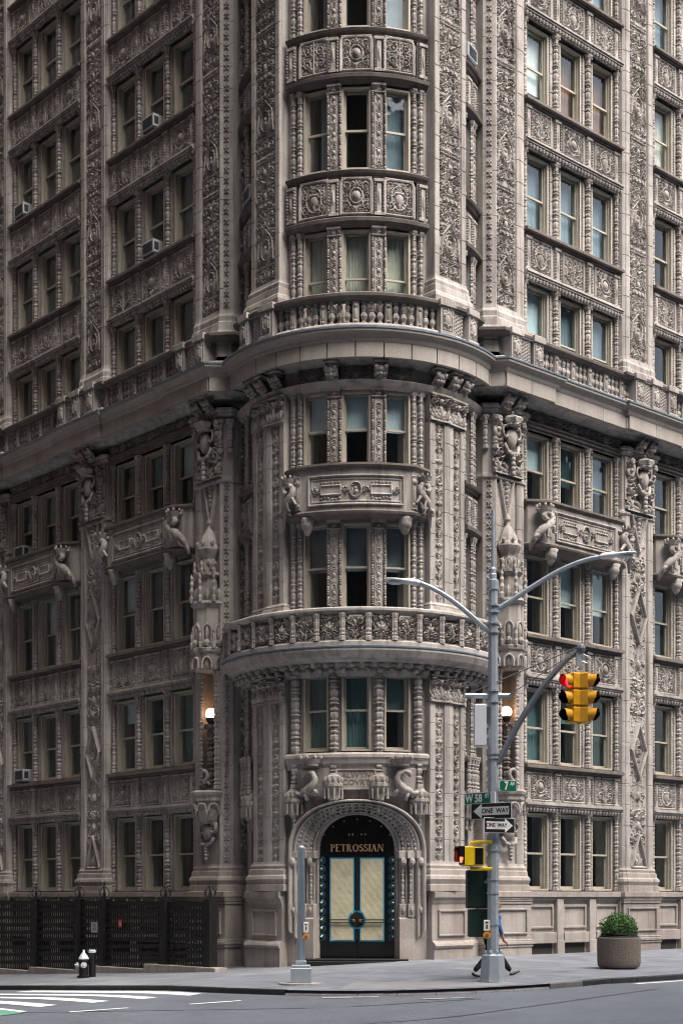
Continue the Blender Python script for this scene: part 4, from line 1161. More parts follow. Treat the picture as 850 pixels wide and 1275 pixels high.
# architrave and frieze of the tower
ar = part("architrave", MB().band(arc(-84, 84, 2.5), [(-.6, 15.66), (.0, 15.66), (.1, 15.72), (.16, 15.8), (.2, 15.86), (.12, 15.9), (-.6, 15.9)]), M['stone'], bld)
fz = part("frieze", MB().band(arc(-84, 84, 3), [(-.05, 15.88), (-.05, 17.3), (-.6, 17.3), (-.6, 15.88)]), M['carved'], bld)
for th in (-20, 0, 20):
    o = tplace("carved_panel", LIB["relief_frieze"], fz, th, TR - .0, 15.9); o.scale = (.58, 1.2, 1)
for th in (-10.3, 10.3, -37.5, 37.5, -46.5, 46.5, -54, 54):
    o = tplace("console", LIB["console"], fz, th, TR - .0, 15.93); o.scale = (1.0, 1.0, .98)

# ------------------------------------------------ main cornice
def cornice_paths():
    av = [(5.39, .9), (5.39, .2), (5.63, -.1), (7.05, -.1), (7.05, 0), (11.58, 0), (11.58, -.1), (13.38, -.1), (13.38, 0), (17.9, 0), (17.9, -.1), (19.7, -.1)]
    return [('avenue', path_of('avenue', av)), ('street', path_of('street', av))]
def resample(path, d):
    out = [path[0]]
    for p, q in zip(path, path[1:]):
        L = math.hypot(q[0] - p[0], q[1] - p[1]); n = max(1, int(round(L / d)))
        for k in range(1, n + 1): out.append((p[0] + (q[0] - p[0]) * k / n, p[1] + (q[1] - p[1]) * k / n))
    return out
CZ = 16.3
P_BED = [(-.4, CZ - .02), (.05, CZ), (.08, CZ + .05), (.14, CZ + .09), (.5, CZ + .12), (.5, CZ + .3), (-.4, CZ + .3)]
P_FAS = [(.45, CZ + .05), (.56, CZ + .05), (.56, CZ + .45), (.45, CZ + .45)]
P_TOP = [(-.4, CZ + .45), (.57, CZ + .45), (.60, CZ + .50), (.62, CZ + .56), (.68, CZ + .63), (.76, CZ + .68), (.77, CZ + .76), (-.4, CZ + .79)]
P_LEAD = [(-.3, CZ + .78), (.79, CZ + .75), (.79, CZ + .80), (.55, CZ + .84), (-.3, CZ + .86)]
def offset_path(path, o):
    n = len(path); d = [(path[i + 1][0] - path[i][0], path[i + 1][1] - path[i][1]) for i in range(n - 1)]
    nn = [(y / math.hypot(x, y), -x / math.hypot(x, y)) for x, y in d]; out = []
    for i in range(n):
        if i == 0: m_ = nn[0]
        elif i == n - 1: m_ = nn[-1]
        else:
            mx, my = nn[i - 1][0] + nn[i][0], nn[i - 1][1] + nn[i][1]; l2 = mx * mx + my * my; m_ = (2 * mx / l2, 2 * my / l2) if l2 > .15 else nn[i]
        out.append((path[i][0] + m_[0] * o, path[i][1] + m_[1] * o))
    return out
def stones_along(path, prof, parent, d, gap=.008, name="fascia_stone", m=None):
    """one block per course length, with open joints"""
    for p, q in zip(path, path[1:]):
        L = math.hypot(q[0] - p[0], q[1] - p[1])
        if L < .05: continue
        n = max(1, int(round(L / d))); ux, uy = (q[0] - p[0]) / L, (q[1] - p[1]) / L
        for k in range(n):
            t0, t1 = L * k / n + gap, L * (k + 1) / n - gap
            part(name, MB().band([(p[0] + ux * t0, p[1] + uy * t0), (p[0] + ux * t1, p[1] + uy * t1)], prof), m or M['fascia'], parent)
for side, pth in cornice_paths():
    co_ = part("cornice", MB().band(pth, P_BED), M['stone'], bld)
    part("cornice_moulding", MB().band(pth, P_TOP), M['fascia'], co_)
    part("flashing", MB().band(pth, P_LEAD), M['lead'], co_)
    off = offset_path(pth, .5)
    stones_along(off, [(o - .5, z) for o, z in P_FAS], co_, 1.18)
ta_ = arc(-78, 78, 2.0, TR - .02)
up = lambda pr_: [(o, z + .004) for o, z in pr_]
co_ = part("cornice", MB().band(ta_, up(P_BED)), M['stone'], bld)
part("cornice_moulding", MB().band(ta_, up(P_TOP)), M['fascia'], co_)
part("flashing", MB().band(ta_, up(P_LEAD)), M['lead'], co_)
for k in range(14):
    t0 = -77 + k * 11; part("fascia_stone", MB().band(arc(t0 + .12, t0 + 10.88, 1.8, TR - .02), up(P_FAS)), M['fascia'], co_)

# ------------------------------------------------ balustrade above the cornice
BZ = 17.12
P_BB = [(.12, BZ), (.50, BZ), (.50, BZ + .12), (.46, BZ + .17), (.16, BZ + .17), (.12, BZ + .12)]
P_BR = [(.16, BZ + .81), (.44, BZ + .81), (.48, BZ + .86), (.54, BZ + .89), (.55, BZ + .96), (.50, BZ + 1.0), (.12, BZ + 1.0), (.08, BZ + .92), (.12, BZ + .86)]
def pedestal(parent, loc, rz, w=.44, weave=False):
    P = obj("pedestal", MB().box(-w / 2, w / 2, -.22, .25, 0, .95).box(-w / 2 - .04, w / 2 + .04, -.26, .25, 0, .17, .01).box(-w / 2 - .05, w / 2 + .05, -.28, .25, .84, 1.03, .015).mesh("pedestal", M['stone']), parent, loc, rz)
    obj("carved_panel", LIB["relief_weave" if weave else "relief_shield"], P, (0, -.222, .19))
    return P
TBR = 3.80     # tower balustrade centre radius
tb = part("balustrade", MB().band(arc(-62, 62, 2.0), P_BB), M['stone'], bld)
part("handrail", MB().band(arc(-62, 62, 2.0), P_BR), M['lip'], tb)
n = 21
for k in range(n):
    th = -33 + 66 * k / (n - 1)
    if k % 4 == 2: tplace("carved_die", LIB["die"], tb, th, TBR, BZ + .17)
    else: tplace("baluster", LIB["baluster"], tb, th, TBR, BZ + .17)
for sg in (-1, 1):
    (a, b_), q = tp(sg * 38, TBR + .02); pedestal(bld, (a, b_, BZ), q, .46)
    (a, b_), q = tp(sg * 52.5, TBR + .02); pedestal(bld, (a, b_, BZ), q, .40)
    (a, b_), q = tp(sg * 45.2, TBR - .1); pedestal(bld, (a, b_, BZ), q, .34, True)
for side in SIDES:
    pth = path_of(side, [(5.45, .55), (5.45, .22), (5.68, 0), (7.1, 0), (11.5, 0), (11.5, -.12), (13.46, -.12), (13.46, 0), (17.8, 0), (17.8, -.12), (19.7, -.12)])
    bs = part("balustrade", MB().band(pth, P_BB), M['stone'], bld)
    part("handrail", MB().band(pth, P_BR), M['lip'], bs)
    for s, y, wv in ((5.95, -.32, 0), (6.42, -.24, 1), (6.92, -.32, 0), (11.62, -.44, 0), (12.1, -.36, 1), (12.48, -.44, 0), (12.9, -.36, 1), (13.34, -.44, 0), (17.95, -.44, 0), (18.5, -.36, 1), (19.1, -.44, 0)):
        (a, b_), rz = fr(side, s, y); pedestal(bld, (a, b_, BZ), rz, .42, wv)
    for s0 in (7.2, 13.62):
        n = 22
        for k in range(n):
            s = s0 + .12 + k * (4.12 if s0 < 8 else 4.0) / (n - 1)
            place("carved_die" if k % 4 == 3 else "baluster", LIB["die" if k % 4 == 3 else "baluster"], bs, side, s, BZ + .17, -.3)
    # weathered paving of the ledge behind
# ------------------------------------------------ big balcony of the tower
BB = 8.05
bg_ = part("round_balcony", MB().band(arc(-74, 74, 2.0), [(-.3, BB), (.2, BB), (.28, BB + .1), (.45, BB + .14), (.5, BB + .2), (.58, BB + .24), (.62, BB + .32), (.66, BB + .4), (.66, BB + .46), (.6, BB + .5), (-.3, BB + .5)]), M['stone'], bld)
part("flashing", MB().band(arc(-74, 74, 2.0), [(.5, BB + .495), (.68, BB + .47), (.68, BB + .51), (.58, BB + .54), (.5, BB + .55)]), M['lead'], bg_)
part("balcony_curb", MB().band(arc(-74, 74, 2.0), [(.3, BB + .5), (.60, BB + .5), (.60, BB + .64), (.56, BB + .68), (.3, BB + .68)]), M['stone'], bg_)
part("handrail", MB().band(arc(-74, 74, 2.0), [(.34, BB + 1.40), (.56, BB + 1.40), (.60, BB + 1.44), (.65, BB + 1.47), (.65, BB + 1.53), (.58, BB + 1.57), (.3, BB + 1.57)]), M['stone'], bg_)
for k in range(15):
    th = -70 + k * 10
    o = tplace("carved_panel", LIB["relief_balcony_%d" % (k % 2)], bg_, th, TR + .47, BB + .67)
for k in range(16):
    th = -75 + k * 10
    if k == 0:
        pm = MB().box(-.075, .075, -.06, .1, .66, 1.42)
        for j in range(3): pm.join(slim_column(.74, .034, 7), Matrix.Translation(((j - 1) * .05, -.07 - .02 * (j == 1), .67)))
        pm = pm.mesh("post", M['stone'])
    tplace("post", pm, bg_, th, TR + .5, BB)
for k in range(29):
    th = -72.8 + k * 5.2
    tplace("modillion", MB().ball((0, -.12, .0), (.09, .16, .1), 7, 5).box(-.1, .1, -.32, .1, .07, .14).mesh("modillion", M['carved']), bg_, th, TR + .04, BB - .06)
part("corbel_band", MB().band(arc(-76, 76, 3), [(-.6, 7.83), (.02, 7.83), (.06, 7.9), (.1, 7.96), (.1, BB + .01), (-.6, BB + .01)]), M['carved'], bg_)

# ------------------------------------------------ entrance: arch, name tablet, lizards, door
def arch_pt(t, hw, rise, spring, base):
    """t 0..1 along left jamb, arch, right jamb"""
    if t < .25: return (-hw, base + (spring - base) * t / .25)
    if t > .75: return (hw, base + (spring - base) * (1 - t) / .25)
    u = (t - .25) / .5 * math.pi; c_, s_ = math.cos(u), math.sin(u)
    return (-hw * math.copysign(abs(c_) ** .92, c_), spring + rise * abs(s_) ** .92)
NT = 72
def cyl(x, z, n):
    q = x / TR - math.pi / 4; r_ = TR + n; return (TA + r_ * math.sin(q), TB - r_ * math.cos(q), z)
OUTER = dict(hw=1.92, rise=1.42, spring=3.05, base=.95); INNER = dict(hw=1.2, rise=.98, spring=3.1, base=.1)
portal = part("portal", MB(), M['stone'], bld) if False else None
v = []; f = []
def arch_grid(levels):
    v = []; f = []
    for (w_, n_) in levels:
        for k in range(NT + 1):
            t = k / NT; o, i = arch_pt(t, **OUTER), arch_pt(t, **INNER)
            v.append(cyl(o[0] + (i[0] - o[0]) * w_, o[1] + (i[1] - o[1]) * w_, n_))
    for j in range(len(levels) - 1):
        for k in range(NT): f.append((j * (NT + 1) + k, j * (NT + 1) + k + 1, (j + 1) * (NT + 1) + k + 1, (j + 1) * (NT + 1) + k))
    return MB().add(v, f)
prof = [(0, -.12)]
for j, (w0, w1, n0) in enumerate(((.0, .16, .16), (.2, .34, .08), (.40, .52, -.02), (.60, .70, -.14), (.8, .9, -.26))):
    prof.append((w0, n0 - .14))
    for k in range(6): a = math.pi * k / 5; prof.append((w0 + (w1 - w0) * (.5 - .5 * math.cos(a)), n0 - .03 + .07 * math.sin(a)))
    prof.append((w1 + .01, n0 - .1))
prof += [(.93, -.30), (.97, -.30), (1.0, -.36), (1.0, -.95)]
portal = part("portal", arch_grid(prof), M['stone'], bld)
# running leaf ornament in the hollows of the arch
for (w_, n_, cnt, sz) in ((.365, .03, 34, .055), (.56, -.09, 30, .055), (.74, -.2, 26, .05)):
    ob = MB()
    for k in range(cnt):
        t = .255 + .49 * k / (cnt - 1); o, i = arch_pt(t, **OUTER), arch_pt(t, **INNER)
        ob.ball(cyl(o[0] + (i[0] - o[0]) * w_, o[1] + (i[1] - o[1]) * w_, n_), (sz, sz, sz * 1.2), 6, 4)
        t += .005; o, i = arch_pt(t, **OUTER), arch_pt(t, **INNER)
        ob.ball(cyl(o[0] + (i[0] - o[0]) * (w_ - .03), o[1] + (i[1] - o[1]) * (w_ - .03), n_ + .02), sz * .6, 5, 3)
    part("leaf_ornament", ob, M['carved'], portal)["kind"] = "stuff"
# wall around the arch up to the sill of the windows above
ZT = 5.32; v = []; f = []
for n_ in (-.12,):
    for k in range(NT + 1):
        t = k / NT; x, z = arch_pt(t, **OUTER); v.append(cyl(x, z, n_))
    for k in range(NT + 1):
        t = k / NT; x, z = arch_pt(t, **OUTER)
        if t < .25: p = (-2.03, z)
        elif t > .75: p = (2.03, z)
        else:
            u = (t - .25) / .5; 
            if u < .2: p = (-2.03, OUTER['spring'] + (ZT - OUTER['spring']) * u / .2)
            elif u > .8: p = (2.03, OUTER['spring'] + (ZT - OUTER['spring']) * (1 - u) / .2)
            else: p = (-2.03 + 4.06 * (u - .2) / .6, ZT)
        v.append(cyl(p[0], p[1], n_))
    for k in range(NT): f.append((k, k + 1, NT + 2 + k, NT + 1 + k))
part("wall", MB().add(v, f), M['stone'], portal)
for sg in (-1, 1):      # plain blocks at the foot of the jambs and the panelled strips over them
    xa, xb = sorted((sg * 1.2, sg * 2.03))
    th0, th1 = math.degrees(xa / TR), math.degrees(xb / TR)
    part("jamb_block", MB().band(arc(th0, th1, 3), [(.02, -.2), (.02, 1.2), (-.06, 1.25), (-1, 1.25), (-1, -.2)]), M['base'], portal)
    for x, n_ in ((1.78, .02), (1.55, -.06), (1.34, -.16)):
        th = math.degrees(sg * x / TR)
        (a, b_), q = tp(th, TR + n_)
        obj("impost", MB().box(-.13, .13, -.1, .2, 2.86, 3.08, .02).join(MB().ball((0, -.12, 2.78), (.09, .08, .12), 7, 5)).mesh("impost", M['carved']), portal, (a, b_, 0), q)
        obj("shaft", slim_column(1.15, .045, 8).mesh("shaft", M['carved']), portal, (*tp(th, TR + n_ + .03)[0], 1.62), q)
        obj("shaft_base", MB().box(-.1, .1, -.08, .2, 1.25, 1.62, .015).ball((0, -.1, 1.45), (.06, .05, .1), 6, 4).mesh("shaft_base", M['carved']), portal, (a, b_, 0), q)
# string course and sill below the second-storey windows
st = part("string_course", MB().band(arc(-33, 33, 2.2), [(-.6, 5.3), (.02, 5.3), (.05, 5.42), (.1, 5.46), (.12, 5.56), (.16, 5.62), (.16, 5.7), (.08, 5.75), (-.6, 5.75)]), M['stone'], bld)
part("blocking_course", MB().band(arc(-7, 7, 2), [(-.3, 5.2), (.04, 5.2), (.04, 5.3), (-.3, 5.3)]), M['stone'], st)
tab = tplace("name_tablet", MB().box(-.50, .50, -.02, .3, 4.80, 5.26, .015).mesh("name_tablet", M['fascia']), bld, 0, TR + .02, 0)
for txt, z in (("ALWYN", 5.13), ("COVRT", 4.93)):
    obj("lettering", text_mesh(txt, .215, M['letterstone'], .003, 1.05, .002), tab, (0, -.026, z))
part("frame", MB().box(-.56, .56, -.05, .1, 5.262, 5.30).box(-.56, .56, -.05, .1, 4.74, 4.80).box(-.56, -.5, -.05, .1, 4.80, 5.262).box(.5, .56, -.05, .1, 4.80, 5.262), M['stone'], tab)
for sg in (-1, 1):
    tplace("corbel", LIB["corbel"], bld, sg * 10.1, TR + .06, 4.50).scale = (1.0, .95, .95)
    tplace("corbel", LIB["corbel"], bld, sg * 28.8, TR + .08, 4.10).scale = (1.0, .95, .95)
    lz = tplace("lizard", LIB["lizard_l" if sg > 0 else "lizard_r"], bld, sg * 19.3, TR + .04, 4.98); lz.scale = (1.15, 1.2, 1.2)
    obj("coronet", LIB["coronet"], lz, (0, -.16, .33)).scale = (1.35, 1.2, 1)
    part("tablet", MB().box(-.42, .42, -.0, .1, -.35, .3, .01), M['stone'], lz)
    # corbelled balconet in the flank
    for th in (60.5, 65): tplace("corbel", LIB["corbel"], bld, sg * th, TR + .0, 4.1).scale = (.85, .85, 1)
    for th in (59.5, 62.5, 65.5, 68.5): tplace("column", col_mesh(1.05, .06), bld, sg * th, TR + .12, 4.75)

# door, set back in the arch
(a, b_), dq = tp(0, TR - .62)
door = Spot(bld, (a, b_, .12), dq)
bk = MB(); pts = [(arch_pt(k / NT, 1.24, .99, 3.0, 0)) for k in range(NT + 1)]
vv = [(x, 0.0, z) for x, z in pts] + [(x, .12, z) for x, z in pts]; n = NT + 1
bk.add(vv, [tuple(range(n)), tuple(range(n, 2 * n))[::-1]] + [(k, n + k, n + k + 1, k + 1) for k in range(NT)])
part("transom", bk, M['blackgloss'], door)
for k in range(9):
    u = math.pi * (k + .5) / 9; o = part("stud", MB().ball((-1.04 * math.cos(u), -.02, 2.98 + .86 * math.sin(u)), .02, 6, 4), M['gold'], door)
for x in (-.22, -.12, .12, .22): part("stud", MB().ball((x, -.02, 3.42), .026, 6, 4), M['gold'], door)
# serif lettering built from strokes
def serif_word(word, h, m):
    b = MB(); x = 0; T, t = h * .19, h * .075
    def vs(x0, z0=0, z1=1, w=T, ser=True):
        b.box(x0, x0 + w, -.012, 0, z0 * h, z1 * h)
        if ser:
            if z0 == 0: b.box(x0 - t, x0 + w + t, -.0125, 0, 0, t * .8)
            if z1 == 1: b.box(x0 - t, x0 + w + t, -.0125, 0, h - t * .8, h)
    def bowl(cx, cz, rx, rz, a0, a1):
        N_ = 14
        for k in range(N_):
            A0, A1 = a0 + (a1 - a0) * k / N_, a0 + (a1 - a0) * (k + 1) / N_
            w0, w1 = (t + (T - t) * abs(math.cos(A0)) ** 1.5), (t + (T - t) * abs(math.cos(A1)) ** 1.5)
            def pt(A, w_, s_): return (cx + (rx + s_ * w_ / 2) * math.cos(A), cz + (rz + s_ * w_ / 2) * math.sin(A))
            q = [pt(A0, w0, -1), pt(A0, w0, 1), pt(A1, w1, 1), pt(A1, w1, -1)]
            b.add([(p[0], -.012, p[1]) for p in q], [(0, 1, 2, 3)])
    def diag(xa, za, xb, zb, w): b.add([(xa, -.012, za), (xa + w, -.012, za), (xb + w, -.012, zb), (xb, -.012, zb)], [(0, 1, 2, 3)])
    for ch in word:
        if ch == 'P': vs(x + t); bowl(x + h * .3, h * .73, h * .22, h * .22, -1.57, 1.57); b.box(x + T, x + h * .3, -.012, 0, h - t, h); b.box(x + T, x + h * .3, -.012, 0, h * .47, h * .47 + t); x += h * .70
        elif ch == 'R': vs(x + t); bowl(x + h * .3, h * .74, h * .2, h * .22, -1.57, 1.57); b.box(x + T, x + h * .3, -.012, 0, h - t, h); b.box(x + T, x + h * .3, -.012, 0, h * .48, h * .48 + t); diag(x + h * .52, 0, x + h * .3, h * .5, T * .95); b.box(x + h * .5, x + h * .8, -.0125, 0, 0, t * .8); x += h * .84
        elif ch == 'E': vs(x + t); b.box(x + T, x + h * .6, -.012, 0, h - t, h); b.box(x + T, x + h * .45, -.012, 0, h * .48, h * .48 + t); b.box(x + T, x + h * .63, -.012, 0, 0, t); b.box(x + h * .57, x + h * .6, -.012, 0, h * .8, h); b.box(x + h * .6, x + h * .63, -.012, 0, 0, h * .2); x += h * .74
        elif ch == 'T': vs(x + h * .26); b.box(x, x + h * .7, -.012, 0, h - t, h); b.box(x, x + t, -.012, 0, h * .78, h); b.box(x + h * .7 - t, x + h * .7, -.012, 0, h * .78, h); x += h * .78
        elif ch == 'O': bowl(x + h * .42, h * .5, h * .34, h * .46, 0, 6.2832); x += h * .92
        elif ch == 'S':
            bowl(x + h * .28, h * .73, h * .19, h * .22, .5, 4.4); bowl(x + h * .28, h * .27, h * .21, h * .22, -2.6, 1.3); diag(x + h * .12, h * .62, x + h * .38, h * .36, T); b.box(x + h * .45, x + h * .48, -.012, 0, h * .72, h); b.box(x + h * .06, x + h * .09, -.012, 0, 0, h * .28); x += h * .64
        elif ch == 'I': vs(x + t); x += h * .36
        elif ch == 'A': diag(x + t, 0, x + h * .32, h, t); diag(x + h * .58, 0, x + h * .30, h, T); b.box(x + h * .18, x + h * .56, -.012, 0, h * .3, h * .3 + t * .8); b.box(x - t, x + h * .2, -.0125, 0, 0, t * .8); b.box(x + h * .5, x + h * .86, -.0125, 0, 0, t * .8); x += h * .90
        elif ch == 'N': vs(x + t, w=t); diag(x + h * .62, 0, x + t, h, T); vs(x + h * .66, w=t); x += h * .86
    return b.xf(Matrix.Translation((-x / 2, 0, 0)))
part("lettering", serif_word("PETROSSIAN", .2, M['gold']), M['gold'], door, (0, -.03, 2.95))
lf = []
for sg in (-1, 1):
    L_ = part("door_leaf", MB().box(min(sg * .012, sg * .80), max(sg * .012, sg * .80), -.045, .0, .03, 2.83, .006), M['blackgloss'], door)
    x0, x1 = sorted((sg * .07, sg * .755))
    part("blue_trim", MB().box(x0, x1, -.055, -.04, .46, 2.78), M['blue'], L_)
    pv = []; N1, N2 = 16, 60; g = random.Random(4 + sg)
    ph = [g.uniform(0, 6) for _ in range(6)]
    for j in range(N2 + 1):
        for i in range(N1 + 1):
            x = x0 + .035 + (x1 - x0 - .07) * i / N1; z = .495 + 2.25 * j / N2
            y = -.062 - .006 * (math.sin(9 * x + 6 * z + ph[0]) + math.sin(17 * x - 11 * z + ph[1]) + .6 * math.sin(31 * x + 23 * z + ph[2])) * .5 - .002 * g.random()
            pv.append((x, y, z))
    part("paper_panel", MB().add(pv, [(j * (N1 + 1) + i, j * (N1 + 1) + i + 1, (j + 1) * (N1 + 1) + i + 1, (j + 1) * (N1 + 1) + i) for j in range(N2) for i in range(N1)]), M['paper'], L_)
    part("push_bar", MB().tube([(sg * .06, -.12, 1.06), (sg * .75, -.12, 1.06)], .018, 8).tube([(sg * .06, -.12, .99), (sg * .75, -.12, .99)], .014, 8).tube([(sg * .73, -.12, 1.06), (sg * .73, -.04, 1.06)], .014, 6), M['black'], L_)
    v = []; N_ = 20
    for y in (-.075, -.045):
        for k in range(N_ + 1): a = math.pi * k / N_ - math.pi / 2; v.append((sg * (.012 + .19 * math.cos(a)), y, 1.06 + .21 * math.sin(a)))
    part("blue_trim", MB().add([(sg * (.012 + .235 * math.cos(math.pi * k / N_ - math.pi / 2)), -.066, 1.06 + .255 * math.sin(math.pi * k / N_ - math.pi / 2)) for k in range(N_ + 1)], [tuple(range(N_ + 1))]), M['blue'], L_)
    part("handle_plate", MB().add(v, [tuple(range(N_ + 1)), tuple(range(N_ + 1, 2 * N_ + 2))] + [(k, k + 1, N_ + 2 + k, N_ + 1 + k) for k in range(N_)]), M['black'], L_)
    part("handle", MB().ball((sg * .09, -.12, 1.03), .045, 8, 6), M['brass'], L_)
    st_ = part("side_panel", MB().box(min(sg * .82, sg * 1.22), max(sg * .82, sg * 1.22), -.03, .0, .03, 2.85, .006), M['blackgloss'], door)
    for k in range(10):
        z = .58 + k * .235
        part("rosette", MB().tube([(sg * .99 + .11 * math.cos(a), -.04, z + .1 * math.sin(a)) for a in np.linspace(0, 6.283, 15)], .012, 5).ball((sg * .99, -.03, z), (.08, .05, .075), 9, 6), M['tealtrim'], st_)
        part("rosette_boss", MB().ball((sg * .99, -.085, z), .035, 7, 5), M['brass'], st_)
part("handle_plate", MB().box(-.03, .03, -.062, -.04, .5, 2.8), M['black'], door)
part("door_step", MB().box(-1.42, 1.42, -.75, .3, -.3, .0, .01).box(-1.45, 1.45, -1.0, .3, -.4, -.06, .01), M['black'], door)
part("threshold_wall", MB().box(-1.3, 1.3, .13, .3, -.2, 4.2), M['dark'], door)

# ------------------------------------------------ canopied niches with lamps on the two corner piers
def niche(side):
    s = CENT[0]; cx = -1 if side == 'street' else 1
    P = place("niche", MB().box(-.36, .36, -.12, .55, 4.86, 4.95, .01).mesh("niche", M['stone']), bld, side, s, 0, .1, -.18 * cx)
    obj("carved_panel", LIB["relief_diaper"], P, (0, .59, 5.15))
    for sg in (-1, 1):
        for dx in (.0, .09): obj("colonnette", bead_column(3.45, .06, 9).mesh("colonnette", M['carved']), P, (sg * (.35 + dx), -.14 + dx * .4, 4.95))
    # shelf with blind arcade
    NS = Spot(bld, tuple(P.location), P.rotation_euler[2])
    sh = part("shelf", MB().lathe(0, -.1, [(.2, 3.95), (.34, 4.05), (.42, 4.3), (.44, 4.55), (.47, 4.6), (.5, 4.62), (.5, 4.72), (.55, 4.78), (.57, 4.86), (.52, 4.92), (.3, 4.92)], 8), M['carved'], NS)
    for k in range(8):
        a = 2 * math.pi * (k + .5) / 8; x, y = .45 * math.cos(a), -.1 + .45 * math.sin(a)
        if y > .1: continue
        ux, uy = -math.sin(a), math.cos(a)
        part("arch_moulding", MB().tube([(x + ux * .15 * math.cos(t) + .02 * math.cos(a), y + uy * .15 * math.cos(t) + .02 * math.sin(a), 4.36 + .17 * math.sin(t)) for t in np.linspace(-.3, math.pi + .3, 12)], .035, 6), M['stone'], sh)
        part("pendant", MB().ball((x + ux * .17, y + uy * .17, 4.26), (.05, .05, .09), 6, 4), M['carved'], sh)
    obj("cartouche", LIB["cartouche_shield"], P, (0, -.12, 3.7)).scale = (1.0, 1.0, .75)
    obj("carved_leaf", LIB["volute"], P, (-.17, -.1, 3.82)).scale = (.7, .9, .7); obj("carved_leaf", LIB["volute"], P, (.17, -.1, 3.82)).scale = (-.7, .9, .7)
    # canopy: arcade, little windows, pinnacles, lantern and finial
    cn = part("canopy", MB().lathe(0, -.12, [(.40, 8.42), (.46, 8.5), (.48, 8.62), (.5, 8.9), (.55, 8.95), (.57, 9.05), (.5, 9.1), (.44, 9.12), (.44, 10.25), (.5, 10.3), (.56, 10.36), (.54, 10.44), (.38, 10.48), (.34, 11.1), (.38, 11.15), (.46, 11.2), (.46, 11.28), (.3, 11.32), (.24, 11.7), (.26, 11.75), (.36, 11.9), (.40, 11.98), (.38, 12.05), (.32, 12.12), (.26, 12.3), (.16, 12.5), (.07, 12.62), (.05, 12.7), (.09, 12.78), (.07, 12.86), (.02, 12.95)], 8), M['carved'], NS)
    for k in range(8):
        a = 2 * math.pi * k / 8 + math.pi / 8; c_, s_ = math.cos(a), math.sin(a)
        if s_ > .5: continue
        part("pinnacle", MB().lathe(.52 * c_, -.12 + .52 * s_, [(.05, 9.05), (.06, 9.2), (.035, 9.25), (.055, 9.4), (.03, 9.5), (.05, 9.55)], 6), M['carved'], cn)
        part("pinnacle", MB().lathe(.53 * c_, -.12 + .53 * s_, [(.055, 10.4), (.07, 10.55), (.04, 10.6), (.075, 10.75), (.04, 10.85), (.065, 10.95), (.03, 11.05), (.05, 11.12), (.01, 11.25)], 7), M['carved'], cn)
        part("pinnacle", MB().lathe(.44 * c_, -.12 + .44 * s_, [(.04, 11.25), (.055, 11.35), (.03, 11.4), (.05, 11.5), (.01, 11.62)], 6), M['carved'], cn)
        part("crocket", MB().ball((.36 * c_, -.12 + .36 * s_, 12.14), (.06, .06, .08), 6, 4), M['carved'], cn)
    for k in range(8):
        a = 2 * math.pi * k / 8; c_, s_ = math.cos(a), math.sin(a)
        if s_ > .5: continue
        ux, uy = -s_, c_
        for (zc, rad, rr, hh, t_) in ((8.58, .50, .14, .12, .035), (9.55, .455, .13, .5, .04), (11.48, .31, .08, .12, .025)):
            part("arch_moulding", MB().tube([(rad * c_ + ux * x, -.12 + rad * s_ + uy * x, zc + z) for x, z in [(-rr, -hh)] + [(rr * -math.cos(t), rr * 1.5 * math.sin(t)) for t in np.linspace(0, math.pi, 9)] + [(rr, -hh)]], t_, 6), M['stone'], cn)
        part("window_figure", MB().ball((.44 * c_, -.12 + .44 * s_, 9.5), (.07, .07, .22), 7, 5).ball((.44 * c_, -.12 + .44 * s_, 9.78), .05, 6, 4).ball((.5 * c_, -.12 + .5 * s_, 9.2), (.1, .1, .12), 7, 4), M['carved'], cn)
        part("crest", MB().ball((.46 * c_, -.12 + .46 * s_, 10.62), (.1, .08, .2), 7, 5), M['carved'], cn)
for side in SIDES: niche(side)
for side in SIDES:
    cx = -1 if side == 'street' else 1
    (a, b_), rz = fr(side, CENT[0], .04, -.18 * cx)
    p = W(a, b_, 4.93)
    lamp = thing("wall_lantern", "lit globe lamp on a carved column in the canopied niche, partly behind the steel pole" if side == 'avenue' else "lit globe lamp on a carved column in the canopied niche above the iron fence", "lamp", p, rz + PHI, "globe lamps in the canopied niches")
    part("column", bead_column(1.95, .115, 12), M['acdark'] if False else M['lip'], lamp)
    o = obj("salamander", LIB["lizard_r" if side == 'street' else "lizard_l"], lamp, (0, -.05, .42)); o.scale = (.8, .8, .8)
    part("cup", MB().lathe(0, 0, [(.06, 1.95), (.1, 2.0), (.15, 2.08), (.15, 2.14), (.11, 2.14)], 10, True, lambda t, z: 1 + .07 * math.cos(6 * t)), M['black'], lamp)
    part("globe", MB().ball((0, 0, 2.27), .165, 16, 12), M['globe'], lamp, smooth_=True)

